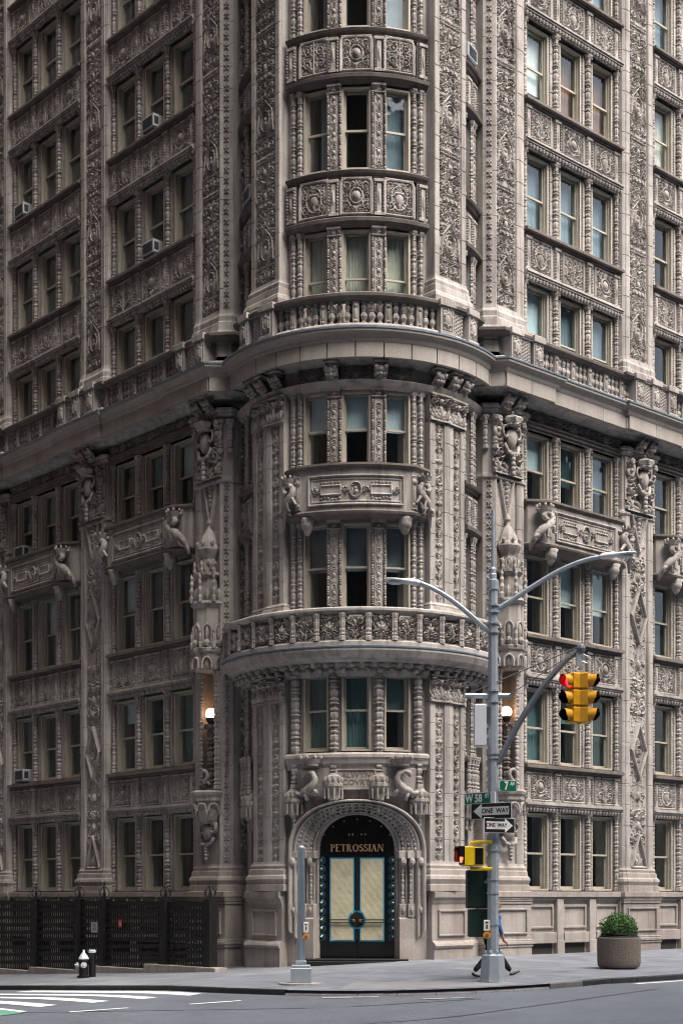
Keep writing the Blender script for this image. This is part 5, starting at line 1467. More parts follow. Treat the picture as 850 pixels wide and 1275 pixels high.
# ------------------------------------------------ window air conditioners
def ac(label, loc, rz):
    t = thing("air_conditioner", label, "air conditioner", loc, rz, "window air conditioners")
    part("case", MB().box(-.31, .31, -.22, .22, 0, .40, .012), M['acwhite'], t)
    gr = part("grille", MB().box(-.25, .25, -.226, -.215, .05, .35), M['acdark'], t)
    for k in range(7): part("louver", MB().box(-.25, .25, -.238, -.225, .065 + k * .042, .075 + k * .042), M['galvdark'], gr)
    part("side_vent", MB().box(.309, .314, -.18, -.02, .08, .32), M['acdark'], t)
    part("bracket", MB().box(-.28, .28, -.2, .1, -.05, -.005), M['galvdark'], t)
for lab, side, bay, u, lev in (
    ("air conditioner with pale case in the topmost left window row nearest the tower pier", 'street', 0, 1, 6),
    ("air conditioner in the middle window just below the higher one near the tower", 'street', 0, 1, 5),
    ("air conditioner in the far left bay, highest of the three there", 'street', 1, 2, 6),
    ("large pale air conditioner standing above the salamander balcony of the far left bay", 'street', 1, 2, 3),
    ("air conditioner in shadow at far left, lowest of the row, above the fence", 'street', 1, 2, 1)):
    (a, b_), rz = fr(side, BAYS[bay] + (u - 1) * UNIT, .2); p = W(a, b_, WIN[lev][0] + .06); ac(lab, p, rz + PHI)
for lab, sg, lev in (("air conditioner in the narrow flank window left of the round tower", -1, 5), ("air conditioner in the narrow flank window right of the round tower", 1, 6)):
    (a, b_), q = tp(sg * 64, TR - .12); p = W(a, b_, WIN[lev][0] + .06); ac(lab, p, q + PHI)

# ================================================================== GROUND
def asphalt():
    m = mat("asphalt", (.125, .143, .170), .8, 0, (1.1, (.095, .11, .132), .3, .7))
    nt = m.node_tree; p = nt.nodes["Principled BSDF"]; N = nt.nodes.new; L = nt.links.new
    src = p.inputs["Base Color"].links[0].from_socket
    g = N("ShaderNodeNewGeometry"); n = N("ShaderNodeTexNoise"); n.inputs["Scale"].default_value = 38; n.inputs["Detail"].default_value = 3
    L(g.outputs["Position"], n.inputs["Vector"])
    ma = N("ShaderNodeMath"); ma.operation = 'MULTIPLY_ADD'; ma.inputs[1].default_value = .9; ma.inputs[2].default_value = .55; L(n.outputs["Fac"], ma.inputs[0])
    # tyre-polished and oil-stained stretches
    vm = N("ShaderNodeVectorMath"); vm.operation = 'MULTIPLY'; vm.inputs[1].default_value = (.5, .12, 1); L(g.outputs["Position"], vm.inputs[0])
    n2 = N("ShaderNodeTexNoise"); n2.inputs["Scale"].default_value = .8; n2.inputs["Detail"].default_value = 4; L(vm.outputs[0], n2.inputs["Vector"])
    mb = N("ShaderNodeMath"); mb.operation = 'MULTIPLY_ADD'; mb.inputs[1].default_value = .55; L(n2.outputs["Fac"], mb.inputs[0]); 
    mc = N("ShaderNodeMath"); mc.operation = 'ADD'; mc.inputs[1].default_value = -.27; L(ma.outputs[0], mc.inputs[0]); L(mc.outputs[0], mb.inputs[2])
    hs = N("ShaderNodeHueSaturation"); L(mb.outputs[0], hs.inputs["Value"]); L(src, hs.inputs["Color"]); L(hs.outputs[0], p.inputs["Base Color"])
    b = N("ShaderNodeBump"); b.inputs["Strength"].default_value = .6; b.inputs["Distance"].default_value = .012; L(n.outputs["Fac"], b.inputs["Height"]); L(b.outputs[0], p.inputs["Normal"])
    return m
def sidewalk_mat():
    m = mat("sidewalk_concrete", (.235, .258, .29), .85, 0, (1.4, (.165, .183, .21), .32, .7), .15)
    nt = m.node_tree; p = nt.nodes["Principled BSDF"]; N = nt.nodes.new; L = nt.links.new
    src = p.inputs["Base Color"].links[0].from_socket
    tc = N("ShaderNodeTexCoord"); br = N("ShaderNodeTexBrick"); br.offset = 0
    br.inputs["Scale"].default_value = 1; br.inputs["Brick Width"].default_value = 1.5; br.inputs["Row Height"].default_value = 1.5; br.inputs["Mortar Size"].default_value = .022
    br.inputs["Color1"].default_value = (1, 1, 1, 1); br.inputs["Color2"].default_value = (.86, .86, .86, 1); br.inputs["Mortar"].default_value = (.45, .45, .45, 1)
    L(tc.outputs["Object"], br.inputs["Vector"])
    mx = N("ShaderNodeMix"); mx.data_type = 'RGBA'; mx.blend_type = 'MULTIPLY'; mx.inputs[0].default_value = 1; L(src, mx.inputs[6]); L(br.outputs["Color"], mx.inputs[7])
    vo = N("ShaderNodeTexVoronoi"); vo.inputs["Scale"].default_value = 1.7; L(tc.outputs["Object"], vo.inputs["Vector"])
    cr = N("ShaderNodeMapRange"); cr.inputs[1].default_value = .05; cr.inputs[2].default_value = .085; cr.inputs[3].default_value = .5; L(vo.outputs["Distance"], cr.inputs[0])
    ns = N("ShaderNodeTexNoise"); ns.inputs["Scale"].default_value = .55; ns.inputs["Detail"].default_value = 8; ns.inputs["Roughness"].default_value = .7; L(tc.outputs["Object"], ns.inputs["Vector"])
    ms = N("ShaderNodeMapRange"); ms.inputs[1].default_value = .35; ms.inputs[2].default_value = .65; ms.inputs[3].default_value = .72; ms.inputs[4].default_value = 1.12; L(ns.outputs["Fac"], ms.inputs[0])
    mm = N("ShaderNodeMath"); mm.operation = 'MULTIPLY'; L(cr.outputs[0], mm.inputs[0]); L(ms.outputs[0], mm.inputs[1])
    hv = N("ShaderNodeHueSaturation"); L(mm.outputs[0], hv.inputs["Value"]); L(mx.outputs[2], hv.inputs["Color"]); L(hv.outputs[0], p.inputs["Base Color"])
    return m
M['asphalt'] = asphalt(); M['walk'] = sidewalk_mat()
M['kerb'] = mat("granite_kerb", (.17, .17, .175), .7, 0, (5, (.10, .10, .105), .35, .7))
M['steelkerb'] = mat("steel_faced_kerb", (.025, .025, .028), .6, .2, (5, (.05, .05, .052), .45, .7))
M['paint'] = mat("worn_white_paint", (.72, .75, .77), .7, 0, (4.5, (.42, .45, .47), .52, .72))
M['faint'] = mat("faded_white_paint", (.33, .36, .385), .8, 0, (4, (.13, .145, .16), .45, .62))
M['bike'] = mat("bike_lane_green", (.13, .34, .24), .8, 0, (3, (.09, .22, .17), .4, .7))
M['concretebase'] = mat("patched_concrete", (.36, .35, .33), .9, 0, (6, (.26, .255, .245), .4, .7))

def ground_mesh(xs, ys, zf):
    v = [(x, y, zf(x, y)) for y in ys for x in xs]; n = len(xs)
    return MB().add(v, [(j * n + i, j * n + i + 1, (j + 1) * n + i + 1, (j + 1) * n + i) for j in range(len(ys) - 1) for i in range(n - 1)])
def axis(lo, hi, fine0, fine1, st):
    a = list(np.arange(fine0, fine1 + .01, st)); far = [lo, lo * .5, lo * .25]; near = [hi * .25, hi * .5, hi]
    return [x for x in far if x < fine0 - 1] + a + [x for x in near if x > fine1 + 1]
KD = .115
road = obj("road", ground_mesh(axis(-600, 600, -34, 30, 1), axis(-600, 600, -34, 40, 1), lambda a, b: zg(a, b) - KD).mesh("road", M['asphalt'], True), None, (OX, OY, 0), PHI); road["kind"] = "structure"
# kerb line: street side, rounded corner, avenue side
KA, KB, KR = -5.9, -8.35, 7.0
kerb_path = [(KA, 60 - k * 2) for k in range(0, 32) if 60 - k * 2 > KB + KR + .3]
kerb_path += [(KA + KR - KR * math.cos(t), KB + KR - KR * math.sin(t)) for t in np.linspace(0, math.pi / 2, 14)]
kerb_path += [(x, KB) for x in np.arange(3.1, 60, 2)]
inner = []
for (a, b) in kerb_path:
    inner.append((1.2, b) if b > 2 and a < 0 else ((a, 1.2) if a > 2 else (2, 2)))
v = []; f = []; NS_ = 10
for (p, q) in zip(kerb_path, inner):
    for k in range(NS_ + 1):
        t = k / NS_; a, b = p[0] + (q[0] - p[0]) * t, p[1] + (q[1] - p[1]) * t; v.append((a, b, zg(a, b) - (.001 if k else .001)))
n = NS_ + 1
f = [(i * n + k, (i + 1) * n + k, (i + 1) * n + k + 1, i * n + k + 1) for i in range(len(kerb_path) - 1) for k in range(NS_)]
walk = obj("sidewalk", MB().add(v, f).mesh("sidewalk", M['walk'], True), None, (OX, OY, 0), PHI); walk["kind"] = "structure"
# kerb stones; the corner is lowered for the crossing ramp
kerb = obj("kerb", None, None, (OX, OY, 0), PHI); kerb["kind"] = "structure"
def kerb_piece(p, q, m, drop):
    b = MB(); L_ = math.hypot(q[0] - p[0], q[1] - p[1]); ux, uy = (q[0] - p[0]) / L_, (q[1] - p[1]) / L_; nx, ny = uy, -ux
    v = []
    for (pt, e) in ((p, .006), (q, -.006)):
        a, c = pt[0] + ux * e, pt[1] + uy * e; z = zg(a, c)
        for (o, dz) in ((-.15, .006), (.02, .006 - drop), (.03, -.01 - drop), (.035, -.3), (-.15, -.3)): v.append((a + nx * o, c + ny * o, z + dz))
    f = [(k, k + 1, 5 + k + 1, 5 + k) for k in range(4)] + [(0, 1, 2, 3, 4), (9, 8, 7, 6, 5)]
    part("kerb_stone", b.add(v, f), m, kerb)
rs = []
for p, q in zip(kerb_path, kerb_path[1:]):
    if abs(p[0]) > 26 or p[1] > 30: continue
    onarc = p[1] < KB + KR - 2.2 and p[0] < -1.6
    kerb_piece(p, q, M['steelkerb'] if p[0] < -5.5 or p[0] > -.6 else M['kerb'], .10 if onarc else 0)
# painted marks, thin sheets following the road
def mark(name, pts, m, dz=.008, n=8, parent=None):
    """quad given by four plan corners, draped on the road"""
    v = []
    (a0, b0), (a1, b1), (a2, b2), (a3, b3) = pts
    for k in range(n + 1):
        t = k / n
        for (pa, pb) in (((a0, b0), (a1, b1)), ((a3, b3), (a2, b2))):
            a, b = pa[0] + (pb[0] - pa[0]) * t, pa[1] + (pb[1] - pa[1]) * t; v.append((a, b, zg(a, b) - KD + dz))
    return part(name, MB().add(v, [(2 * k, 2 * k + 2, 2 * k + 3, 2 * k + 1) for k in range(n)]), m, road)
for k in range(6):      # ladder bars of the crossing of the side street, running along that street
    a = -6.15 - 1.42 * k; e = -1.75 - .27 * k
    mark("crosswalk_stripe", [(a, e), (a, e + 7.4), (a - .58, e + 7.4), (a - .58, e - .3)], M['paint'], n=10)
for k in range(4): mark("crosswalk_stripe", [(-6.85 - 2.9 * k, -4.0 - .09 * k), (-8.25 - 2.9 * k, -4.1 - .09 * k), (-8.27 - 2.9 * k, -4.23 - .09 * k), (-6.87 - 2.9 * k, -4.13 - .09 * k)], M['paint'], .012)
mark("crosswalk_stripe", [(-5.3, -4.9), (-4.5, -5.8), (-4.65, -5.95), (-5.45, -5.05)], M['faint'], .012)
mark("crosswalk_stripe", [(-4.3, -6.9), (-3.5, -7.6), (-3.6, -7.75), (-4.4, -7.05)], M['faint'], .012)
mark("crosswalk_stripe", [(-6.02, -1.0), (-6.02, 6), (-6.1, 6), (-6.1, -1.0)], M['faint'], .012)
mark("kerb_line", [(.6, -8.62), (14, -8.62), (14, -8.80), (.6, -8.80)], M['paint'], n=14)
mark("bike_lane", [(-11.95, -3.9), (-11.95, 1.5), (-13.6, 1.5), (-13.6, -4.6)], M['bike'], .0125)
mark("bike_line", [(-11.75, -3.7), (-11.75, 1.5), (-11.95, 1.5), (-11.95, -3.8)], M['paint'], .017)
mark("bike_line", [(-12.5, -4.1), (-12.5, 1.5), (-12.62, 1.5), (-12.62, -4.15)], M['paint'], .017)
M['tar'] = mat("tar_line", (.03, .032, .036), .6)
mark("tar_seam", [(-13, -3.2), (-3.6, -7.9), (-3.62, -7.96), (-13, -3.26)], M['tar'], .005, 20)
mark("tar_seam", [(-16, -9), (10, -10.5), (10, -10.56), (-16, -9.06)], M['tar'], .005, 20)
# lowered concrete ramp at the crossing
v = []; n = 8
for k in range(n + 1):
    t = math.radians(30 + 34 * k / n)
    for r_ in (KR - .16, KR - 1.7):
        a, b = KA + KR - r_ * math.cos(t), KB + KR - r_ * math.sin(t); v.append((a, b, zg(a, b) + .005))
ramp = part("crossing_ramp", MB().add(v, [(2 * k, 2 * k + 2, 2 * k + 3, 2 * k + 1) for k in range(n)]), mat("ramp_concrete", (.24, .25, .262), .85, 0, (2, (.19, .2, .21), .35, .7)), walk)

# ================================================================== STREET FURNITURE
def FW(px, z, dz=0): pass
# ---- steel street-light and signal pole at the corner
PA = W(-1.69, -6.53); PZ = zg(-1.69, -6.53); PA.z = PZ
pole = thing("street_light_pole", "tall grey steel street light and signal pole at the corner with two curved lamp arms", "street light", PA)
def ngon(r0, r1, z0, z1, seg=8, rot=math.pi / 8):
    b = MB(); v = [(r * math.cos(2 * math.pi * k / seg + rot), r * math.sin(2 * math.pi * k / seg + rot), z) for (r, z) in ((r0, z0), (r1, z1)) for k in range(seg)]
    return b.add(v, [(k, (k + 1) % seg, seg + (k + 1) % seg, seg + k) for k in range(seg)] + [tuple(range(seg))[::-1], tuple(range(seg, 2 * seg))])
bs = ngon(.32, .31, .0, .05); bs.join(ngon(.30, .255, .05, .58)); bs.join(ngon(.255, .2, .58, .62)); 
for k in range(8): a = k * math.pi / 4 + math.pi / 8; bs.ball((.19 * math.cos(a), .19 * math.sin(a), .65), (.04, .04, .06), 6, 4)
part("base", bs, M['galv'], pole)
part("shaft", ngon(.135, .125, .6, 4.6, 8).join(ngon(.125, .105, 4.6, 8.72, 8)), M['galv'], pole)
bm_ = ngon(.15, .15, 0, .045, 8).mesh("clamp_band", M['galv'])
for z in (1.25, 1.95, 2.25, 2.9, 3.15, 4.95, 5.05, 6.2, 6.45, 7.75, 7.95, 8.2, 8.35): obj("clamp_band", bm_, pole, (0, 0, z))
part("tenon", MB().lathe(0, 0, [(.115, 8.7), (.13, 8.72), (.13, 8.92), (.085, 8.95), (.085, 9.05), (.07, 9.08), (.07, 9.18), (.045, 9.22), (.042, 10.5)], 10), M['galv'], pole)
def bez(p0, p1, p2, p3, n=18):
    return [tuple(p0[i] * (1 - t) ** 3 + 3 * p1[i] * t * (1 - t) ** 2 + 3 * p2[i] * t * t * (1 - t) + p3[i] * t ** 3 for i in range(3)) for t in [k / n for k in range(n + 1)]]
DZ = -PZ
armR = bez((.08, 0, 8.28), (.9, -.1, 8.75), (1.5, -.2, 9.28), (2.32, -.3, 9.38))
part("lamp_arm", MB().tube(armR, [.062 - .012 * k / 18 for k in range(19)], 8), M['galv'], pole)
armL = bez((-.08, 0, 7.78), (-.6, -.1, 8.2), (-1.0, -.2, 8.6), (-1.62, -.3, 8.8))
part("lamp_arm", MB().tube(armL, [.062 - .012 * k / 18 for k in range(19)], 8), M['galv'], pole)
def luminaire(p, sgn):
    L_ = obj("luminaire", None, pole, p)
    h = MB(); secs = [(0, .06, .05), (.08, .11, .08), (.30, .13, .085), (.36, .15, .06), (.55, .19, .05), (.75, .14, .035), (.8, .05, .02)]
    v = []; f = []
    for (x, w_, hh) in secs:
        for k in range(10): a = 2 * math.pi * k / 10; v.append((sgn * x, w_ * math.cos(a), .11 * x + hh * math.sin(a) * (1 if math.sin(a) > 0 else .7)))
    f = [(i * 10 + k, i * 10 + (k + 1) % 10, (i + 1) * 10 + (k + 1) % 10, (i + 1) * 10 + k) for i in range(len(secs) - 1) for k in range(10)]
    part("housing", h.add(v, f), M['white'], L_, smooth_=True)
    part("lens", MB().ball((sgn * .55, 0, .02), (.2, .13, .05), 10, 5), M['greybox'], L_)
    return L_
luminaire(armR[-1], 1); luminaire(armL[-1], -1)
mast = bez((.1, -.02, 4.85), (.55, -.08, 5.75), (1.15, -.2, 6.85), (1.9, -.3, 7.36))
part("mast_arm", MB().tube(mast, [.075 - .012 * k / 18 for k in range(19)], 10).ball(mast[-1], (.11, .11, .12), 8, 6), M['galvdark'], pole)
part("cross_bar", MB().tube([(-.62, 0, 6.36), (.40, 0, 6.36)], .06, 10), M['galv'], pole)
part("guy_wire", MB().tube([(-.55, .0, 6.40), (1.86, -.3, 7.40)], .014, 5), M['galvdark'], pole)
part("guy_wire", MB().tube([(.34, -.05, 6.36), (1.86, -.28, 7.34)], .011, 5), M['galvdark'], pole)
pb = obj("push_button", None, pole, (-.15, -.12, 0)); pb["label"] = "orange push button under a white notice plate"
part("plate", MB().box(-.07, .07, -.03, 0, 1.13, 1.37, .008), M['signwhite'], pb)
part("printed_figure", MB().box(-.015, .015, -.034, -.03, 1.18, 1.27).box(-.03, .03, -.034, -.03, 1.30, 1.33), M['black'], pb)
part("button_housing", MB().tube([(.0, .05, 1.03), (.0, -.07, 1.03)], .085, 12), M['orange'], pb)
part("button", MB().tube([(0, -.07, 1.03), (0, -.09, 1.03)], .045, 10), M['galvdark'], pb)
part("stub_pipe", MB().tube([(.02, .0, 1.03), (.16, .06, 1.03)], .03, 7), M['galv'], pb)
# pale equipment box
bx = thing("equipment_box", "pale grey equipment box with vent fins strapped high on the steel pole", "equipment box", PA + Vector((-.28, -.02, 5.22)))
part("case", MB().box(-.14, .12, -.16, .16, 0, .94, .03), M['greybox'], bx)
for k in range(8): part("fin", MB().box(.122, .165, -.13, .13, .55 + k * .045, .57 + k * .045), M['galvdark'], bx)
part("bracket", MB().box(.12, .19, -.05, .05, .2, .26).box(.12, .19, -.05, .05, .42, .48), M['galv'], bx)
# ---- hanging two-way signal
SIG = PA + Vector((1.86, -.3, 5.68))
sg_ = thing("traffic_signal", "yellow two-sided hanging traffic signal with one red lens lit, on the mast arm", "traffic light", SIG)
part("hanger", MB().box(-.06, .06, -.05, .05, 1.30, 1.6).tube([(.04, 0, 1.58), (.2, 0, 1.50), (.27, 0, 1.42), (.18, 0, 1.36), (.06, 0, 1.40)], .017, 6), M['galv'], sg_)
part("top_clamp", MB().ball((-.09, 0, 1.24), (.1, .09, .07), 8, 5).ball((.08, 0, 1.24), (.12, .09, .08), 8, 5).box(-.1, .14, -.06, .06, 1.14, 1.22, .02), M['yellow'], sg_)
part("spine", MB().box(-.035, .035, -.13, .06, 0, 1.15, .01), M['yellow'], sg_)
part("bolts", MB(), M['black'], sg_)
bpy.data.objects.remove(sg_.children[-1])
def section(side, z, state):
    """one lamp section: box, round door, visor tube, lens"""
    d = Vector((-1, -.5, 0)).normalized() if side < 0 else Vector((1, -.5, 0)).normalized()
    rz = math.atan2(d.x, -d.y)       # local -y looks along d
    S = obj("signal_section", MB().box(-.15, .15, -.12, .09, -.175, .175, .025).mesh("signal_section", M['yellow']), sg_, (d.x * .125, d.y * .125 - .02, z), rz)
    vis = MB(); N_ = 16; v = []
    for (y, r_, cut) in ((-.11, .142, 0), (-.31, .147, 1)):
        for k in range(N_ + 1):
            a = -math.pi * .30 + (math.pi * 1.6) * k / N_; yy = y + (.10 * max(0, -math.sin(a)) if cut else 0); v.append((r_ * math.cos(a), yy, r_ * math.sin(a)))
    vis.add(v, [(k, k + 1, N_ + 2 + k, N_ + 1 + k) for k in range(N_)])
    part("visor", vis, M['yellow'], S, smooth_=True)
    vis2 = MB().add([(x * .965, y - .0, z_ * .965) for x, y, z_ in v], vis.f); part("visor_lining", vis2, M['darklens'] if state != 'red' else M['redlens'], S, smooth_=True)  # lining round the lit lens is coloured red, its glow as paint
    part("lens", MB().ball((0, -.13, 0), (.132, .04, .132), 14, 8), {'red': M['red'], 'dark': M['darklens'], 'dimred': M['redlens']}[state], S, smooth_=True)
for k, st_l, st_r in ((0, 'dark', 'dark'), (1, 'dark', 'dimred'), (2, 'red', 'dark')):
    section(-1, .2 + k * .375, st_l); section(1, .2 + k * .375, st_r)
# ---- signs on the pole
def sign(name, label, cat, x, y, z, w, h, ang, faces):
    t = thing(name, label, cat, PA + Vector((x, y, z - PZ)), ang)
    for fn in faces: fn(t, w, h)
    return t
def plate(mk, edge=None, border=0):
    def fn(t, w, h):
        if edge: part("rim", MB().box(-w / 2, w / 2, -.006, .006, -h / 2, h / 2), edge, t)
        part("plate", MB().box(-w / 2 + border, w / 2 - border, -.010, .002, -h / 2 + border, h / 2 - border), mk, t)
    return fn
def txt(s, size, x=0, z=0, m=None, width=1.0, bold=.006):
    def fn(t, w, h): obj("lettering", text_mesh(s, size, m or M['signwhite'], .001, width, bold), t, (x, -.0125, z))
    return fn
A_ST, A_AV = PHI - math.pi / 2, PHI      # facing directions of signs along the side street / the avenue
def brk(t, w, h): part("bracket", MB().box(w / 2 - .01, w / 2 + .10, -.02, .02, -h / 2, h / 2), M['galv'], t)
sign("street_name_sign", "green street sign with white letters W 58 ST on the steel pole", "street sign", -.36, -.22, 4.0, .72, .25, A_ST + .12, [plate(M['green'], M['signwhite'], .012), txt("W 58", .25, -.10, -.01, None, .78, .008), txt("ST", .12, .26, .04, None, .85, .004), lambda t, w, h: part("end_bracket", MB().box(w / 2 - .005, w / 2 + .11, -.02, .02, -h / 2, h / 2, .004), M['greybox'], t)])
sign("street_name_sign", "small green street sign with white 7 AV, right of the steel pole", "street sign", .33, -.03, 4.29, .46, .25, A_AV - .25, [plate(M['green'], M['signwhite'], .012), txt("7", .25, -.05, -.01, None, .8, .008), txt("AV", .115, .11, .045, None, .8, .004)])
def oneway(d):
    def fn(t, w, h):
        part("rim", MB().box(-w / 2, w / 2, -.006, .006, -h / 2, h / 2), M['signwhite'], t)
        part("plate", MB().box(-w / 2 + .014, w / 2 - .014, -.010, .002, -h / 2 + .014, h / 2 - .014), M['black'], t)
        a = .105 * h / .3; hd = .14 * h / .3 * 1.0; x0, x1 = -w / 2 + .06, w / 2 - .06; n_ = .27
        pts = [(x0, 0), (x0 + n_ * .8, -hd), (x0 + n_ * .8, -a * .72), (x1, -a * .72), (x1, a * .72), (x0 + n_ * .8, a * .72), (x0 + n_ * .8, hd)]
        if d > 0: pts = [(-x, z) for x, z in pts][::-1]
        part("arrow", MB().add([(x, -.0125, z) for x, z in pts], [(0, 1, 6), (2, 3, 4, 5)] if d < 0 else [(6, 0, 5), (1, 2, 3, 4)]), M['signwhite'], t)
        obj("lettering", text_mesh("ONE  WAY", .150 * w / 1.02, M['black'], .0008, .92, .004), t, (-d * .1 * w / 1.02, -.0145, 0))
    return fn
sign("one_way_sign", "ONE WAY sign with its arrow pointing left, the upper of the two", "sign", -.06, -.24, 3.72, 1.02, .36, A_ST + .22, [oneway(-1)])
sign("one_way_sign", "ONE WAY sign with its arrow pointing right, lower and smaller", "sign", .12, -.22, 3.40, .84, .34, A_AV - .2, [oneway(1)])
# ---- pedestrian signal
PS = PA + Vector((-.50, -.10, 2.50 - PZ))
ps = thing("pedestrian_signal", "yellow pedestrian signal box with a red hand on its left face, on yellow arms", "pedestrian signal", PS, .22)
part("case", MB().box(-.20, .02, -.2, .2, .0, .44, .025).box(.025, .27, -.13, .2, .01, .43, .025), M['pedyellow'], ps)
part("front_screen", MB().box(.055, .245, -.136, -.12, .04, .40), M['darklens'], ps)
lf_ = obj("hand_face", MB().box(-.225, -.195, -.17, .17, .03, .41, .01).mesh("hand_face", M['darklens']), ps)
hm_ = MB().box(-.234, -.224, -.07, .08, .08, .23)
for k, (y, l) in enumerate(((-.055, .1), (-.015, .13), (.025, .13), (.065, .1))): hm_.box(-.234, -.224, y - .016, y + .016, .23, .23 + l)
hm_.box(-.234, -.224, -.13, -.07, .13, .2)
part("red_hand", hm_, M['redhand'], lf_)
part("visor", MB().box(-.32, -.2, -.2, .2, .42, .44).box(-.32, -.2, -.2, -.185, .2, .44).box(-.32, -.2, .185, .2, .1, .44), M['darklens'], lf_)
part("arm", MB().tube([(.0, .0, .44), (.02, .0, .52), (.12, -.03, .53), (.44, -.16, .53)], .042, 8), M['pedyellow'], ps)
part("arm", MB().tube([(.0, .0, .0), (.02, .0, -.06), (.12, -.03, -.06), (.44, -.16, -.06)], .042, 8), M['pedyellow'], ps)
# ---- dark green controller cabinet on the back of the pole
cb = thing("control_cabinet", "dark green signal control cabinet fixed to the back of the pole", "cabinet", PA + Vector((-.28, .36, .92 - PZ)))
part("lower_case", MB().box(-.24, .26, -.2, .22, 0, .62, .015), M['cabinet'], cb)
part("upper_case", MB().box(-.28, .28, -.23, .24, .64, 1.50, .02), M['cabinet'], cb)
part("door_seam", MB().box(-.25, .25, -.236, -.22, .68, .69), M['black'], cb)
part("bracket", MB().box(.1, .26, -.32, -.18, .2, .26).box(.1, .26, -.32, -.2, 1.2, 1.26), M['galv'], cb)

# ---- short signal post on the left
QA = W(-4.29, -3.01); QZ = zg(-4.29, -3.01); QA.z = QZ
post = thing("push_button_post", "short plain grey steel post with an orange push button, in front of the entrance", "post", QA)
part("footing", MB().lathe(0, 0, [(.52, -.02), (.52, .012), (.40, .014)], 18), M['concretebase'], post)
part("base", MB().box(-.23, .23, -.23, .23, .012, .36, .015).box(-.21, .21, -.21, .21, .36, .42, .01).box(-.12, .12, -.12, .12, .42, .52, .01), M['galv'], post)
part("shaft", MB().lathe(0, 0, [(.088, .5), (.082, 3.06), (.09, 3.07), (.09, 3.12), (.03, 3.15)], 14), M['galv'], post, smooth_=True)
pb = obj("push_button", None, post, (.115, -.08, 0)); pb["label"] = "orange push button under a small white plate"
part("plate", MB().box(-.06, .06, -.03, 0, 1.16, 1.40, .008), M['signwhite'], pb)
part("printed_figure", MB().box(-.012, .012, -.034, -.03, 1.22, 1.30).box(-.025, .025, -.034, -.03, 1.33, 1.355), M['black'], pb)
part("button_housing", MB().tube([(.0, .06, 1.06), (.0, -.06, 1.06)], .075, 12), M['orange'], pb)
part("button", MB().tube([(0, -.06, 1.06), (0, -.08, 1.06)], .04, 10), M['galvdark'], pb)

# ---- planter with a clipped box shrub
LA = W(3.57, -5.98); LZ = zg(3.57, -5.98); LA.z = LZ
pt = thing("concrete_planter", "large round pitted brown-grey concrete planter on the avenue sidewalk", "planter", LA)
M['aggregate'] = mat("exposed_aggregate", (.20, .17, .145), .9, 0, (34, (.095, .08, .068), .38, .66), .9)
part("tub", MB().lathe(0, 0, [(.44, .02), (.505, .05), (.525, .1), (.535, .2), (.535, .76), (.52, .785), (.47, .785), (.46, .66), (.0, .66)], 40, False), M['aggregate'], pt, smooth_=False)
part("soil", MB().lathe(0, 0, [(.465, .70), (.3, .74), (.02, .75)], 20), mat("dark_soil", (.03, .022, .016), .95), pt)
part("rim_hoop", MB().tube([(.42 * math.cos(a), .42 * math.sin(a), .86 + .015 * math.sin(2 * a)) for a in np.linspace(0, 6.283, 33)], .035, 6).tube([(.46 * math.cos(a), .46 * math.sin(a), .80) for a in np.linspace(0, 6.283, 33)], .028, 6), M['black'], pt)
sh = thing("box_shrub", "rounded bright green box shrub growing in the concrete planter", "shrub", LA + Vector((0, 0, .86)))
g = random.Random(21); lm = MB()
for _ in range(6500):
    u = g.random() ** .45; th = g.uniform(0, 6.283); ph = math.acos(g.uniform(-.35, 1))
    bump = 1 + .10 * math.sin(5 * th + 2) * math.sin(4 * ph) + .07 * math.sin(9 * th) 
    r_ = u * bump
    p = Vector((  .46 * r_ * math.sin(ph) * math.cos(th), .46 * r_ * math.sin(ph) * math.sin(th), .13 + .40 * r_ * math.cos(ph)))
    n_ = Vector((g.uniform(-1, 1), g.uniform(-1, 1), g.uniform(-.2, 1.2))).normalized(); t_ = n_.orthogonal().normalized(); b_ = n_.cross(t_); s_ = g.uniform(.016, .032)
    lm.add([p - t_ * s_, p + b_ * s_ * .55 + n_ * .004, p + t_ * s_, p - b_ * s_ * .55], [(0, 1, 2, 3)])
M['leaf'] = mat("box_leaf", (.045, .12, .025), .5, 0, (9, (.085, .19, .04), .35, .65))
part("foliage", lm, M['leaf'], sh)
st = MB()
for k in range(9): a = k * .7; st.tube([(0.03 * math.cos(a), .03 * math.sin(a), 0), (.12 * math.cos(a), .12 * math.sin(a), .16), (.24 * math.cos(a), .24 * math.sin(a), .3)], [.016, .011, .005], 5)
part("stems", st, mat("bark", (.06, .045, .03), .9), sh); sh.children[-1].name = "stem"

# ---- fire hydrant with a bollard post behind it
HA = W(-3.3, 7.52); HZ = zg(-3.3, 7.52); HA.z = HZ
hy = thing("fire_hydrant", "black fire hydrant with silver bonnet and caps at the left kerb", "fire hydrant", HA + Vector((-.12, -.05, 0)))
part("barrel", MB().lathe(0, 0, [(.19, 0), (.19, .05), (.14, .06), (.135, .40), (.16, .43), (.16, .50), (.135, .52)], 16), M['black'], hy)
part("bonnet", MB().lathe(0, 0, [(.155, .52), (.155, .54), (.11, .62), (.05, .70), (.03, .73), (.03, .79), (.0, .79)], 16), M['greybox'], hy, smooth_=True)
part("hose_cap", MB().tube([(-.1, 0, .36), (-.2, -.02, .36)], .075, 10).tube([(-.2, -.02, .36), (-.25, -.02, .36)], .03, 6), M['greybox'], hy)
part("pumper_cap", MB().tube([(.03, -.1, .36), (.03, -.19, .36)], .085, 12).tube([(.03, -.19, .36), (.03, -.23, .36)], .03, 6), M['greybox'], hy)
bo = thing("bollard", "black iron bollard with a pale top ring beside the hydrant", "bollard", HA + Vector((.10, .1, 0)))
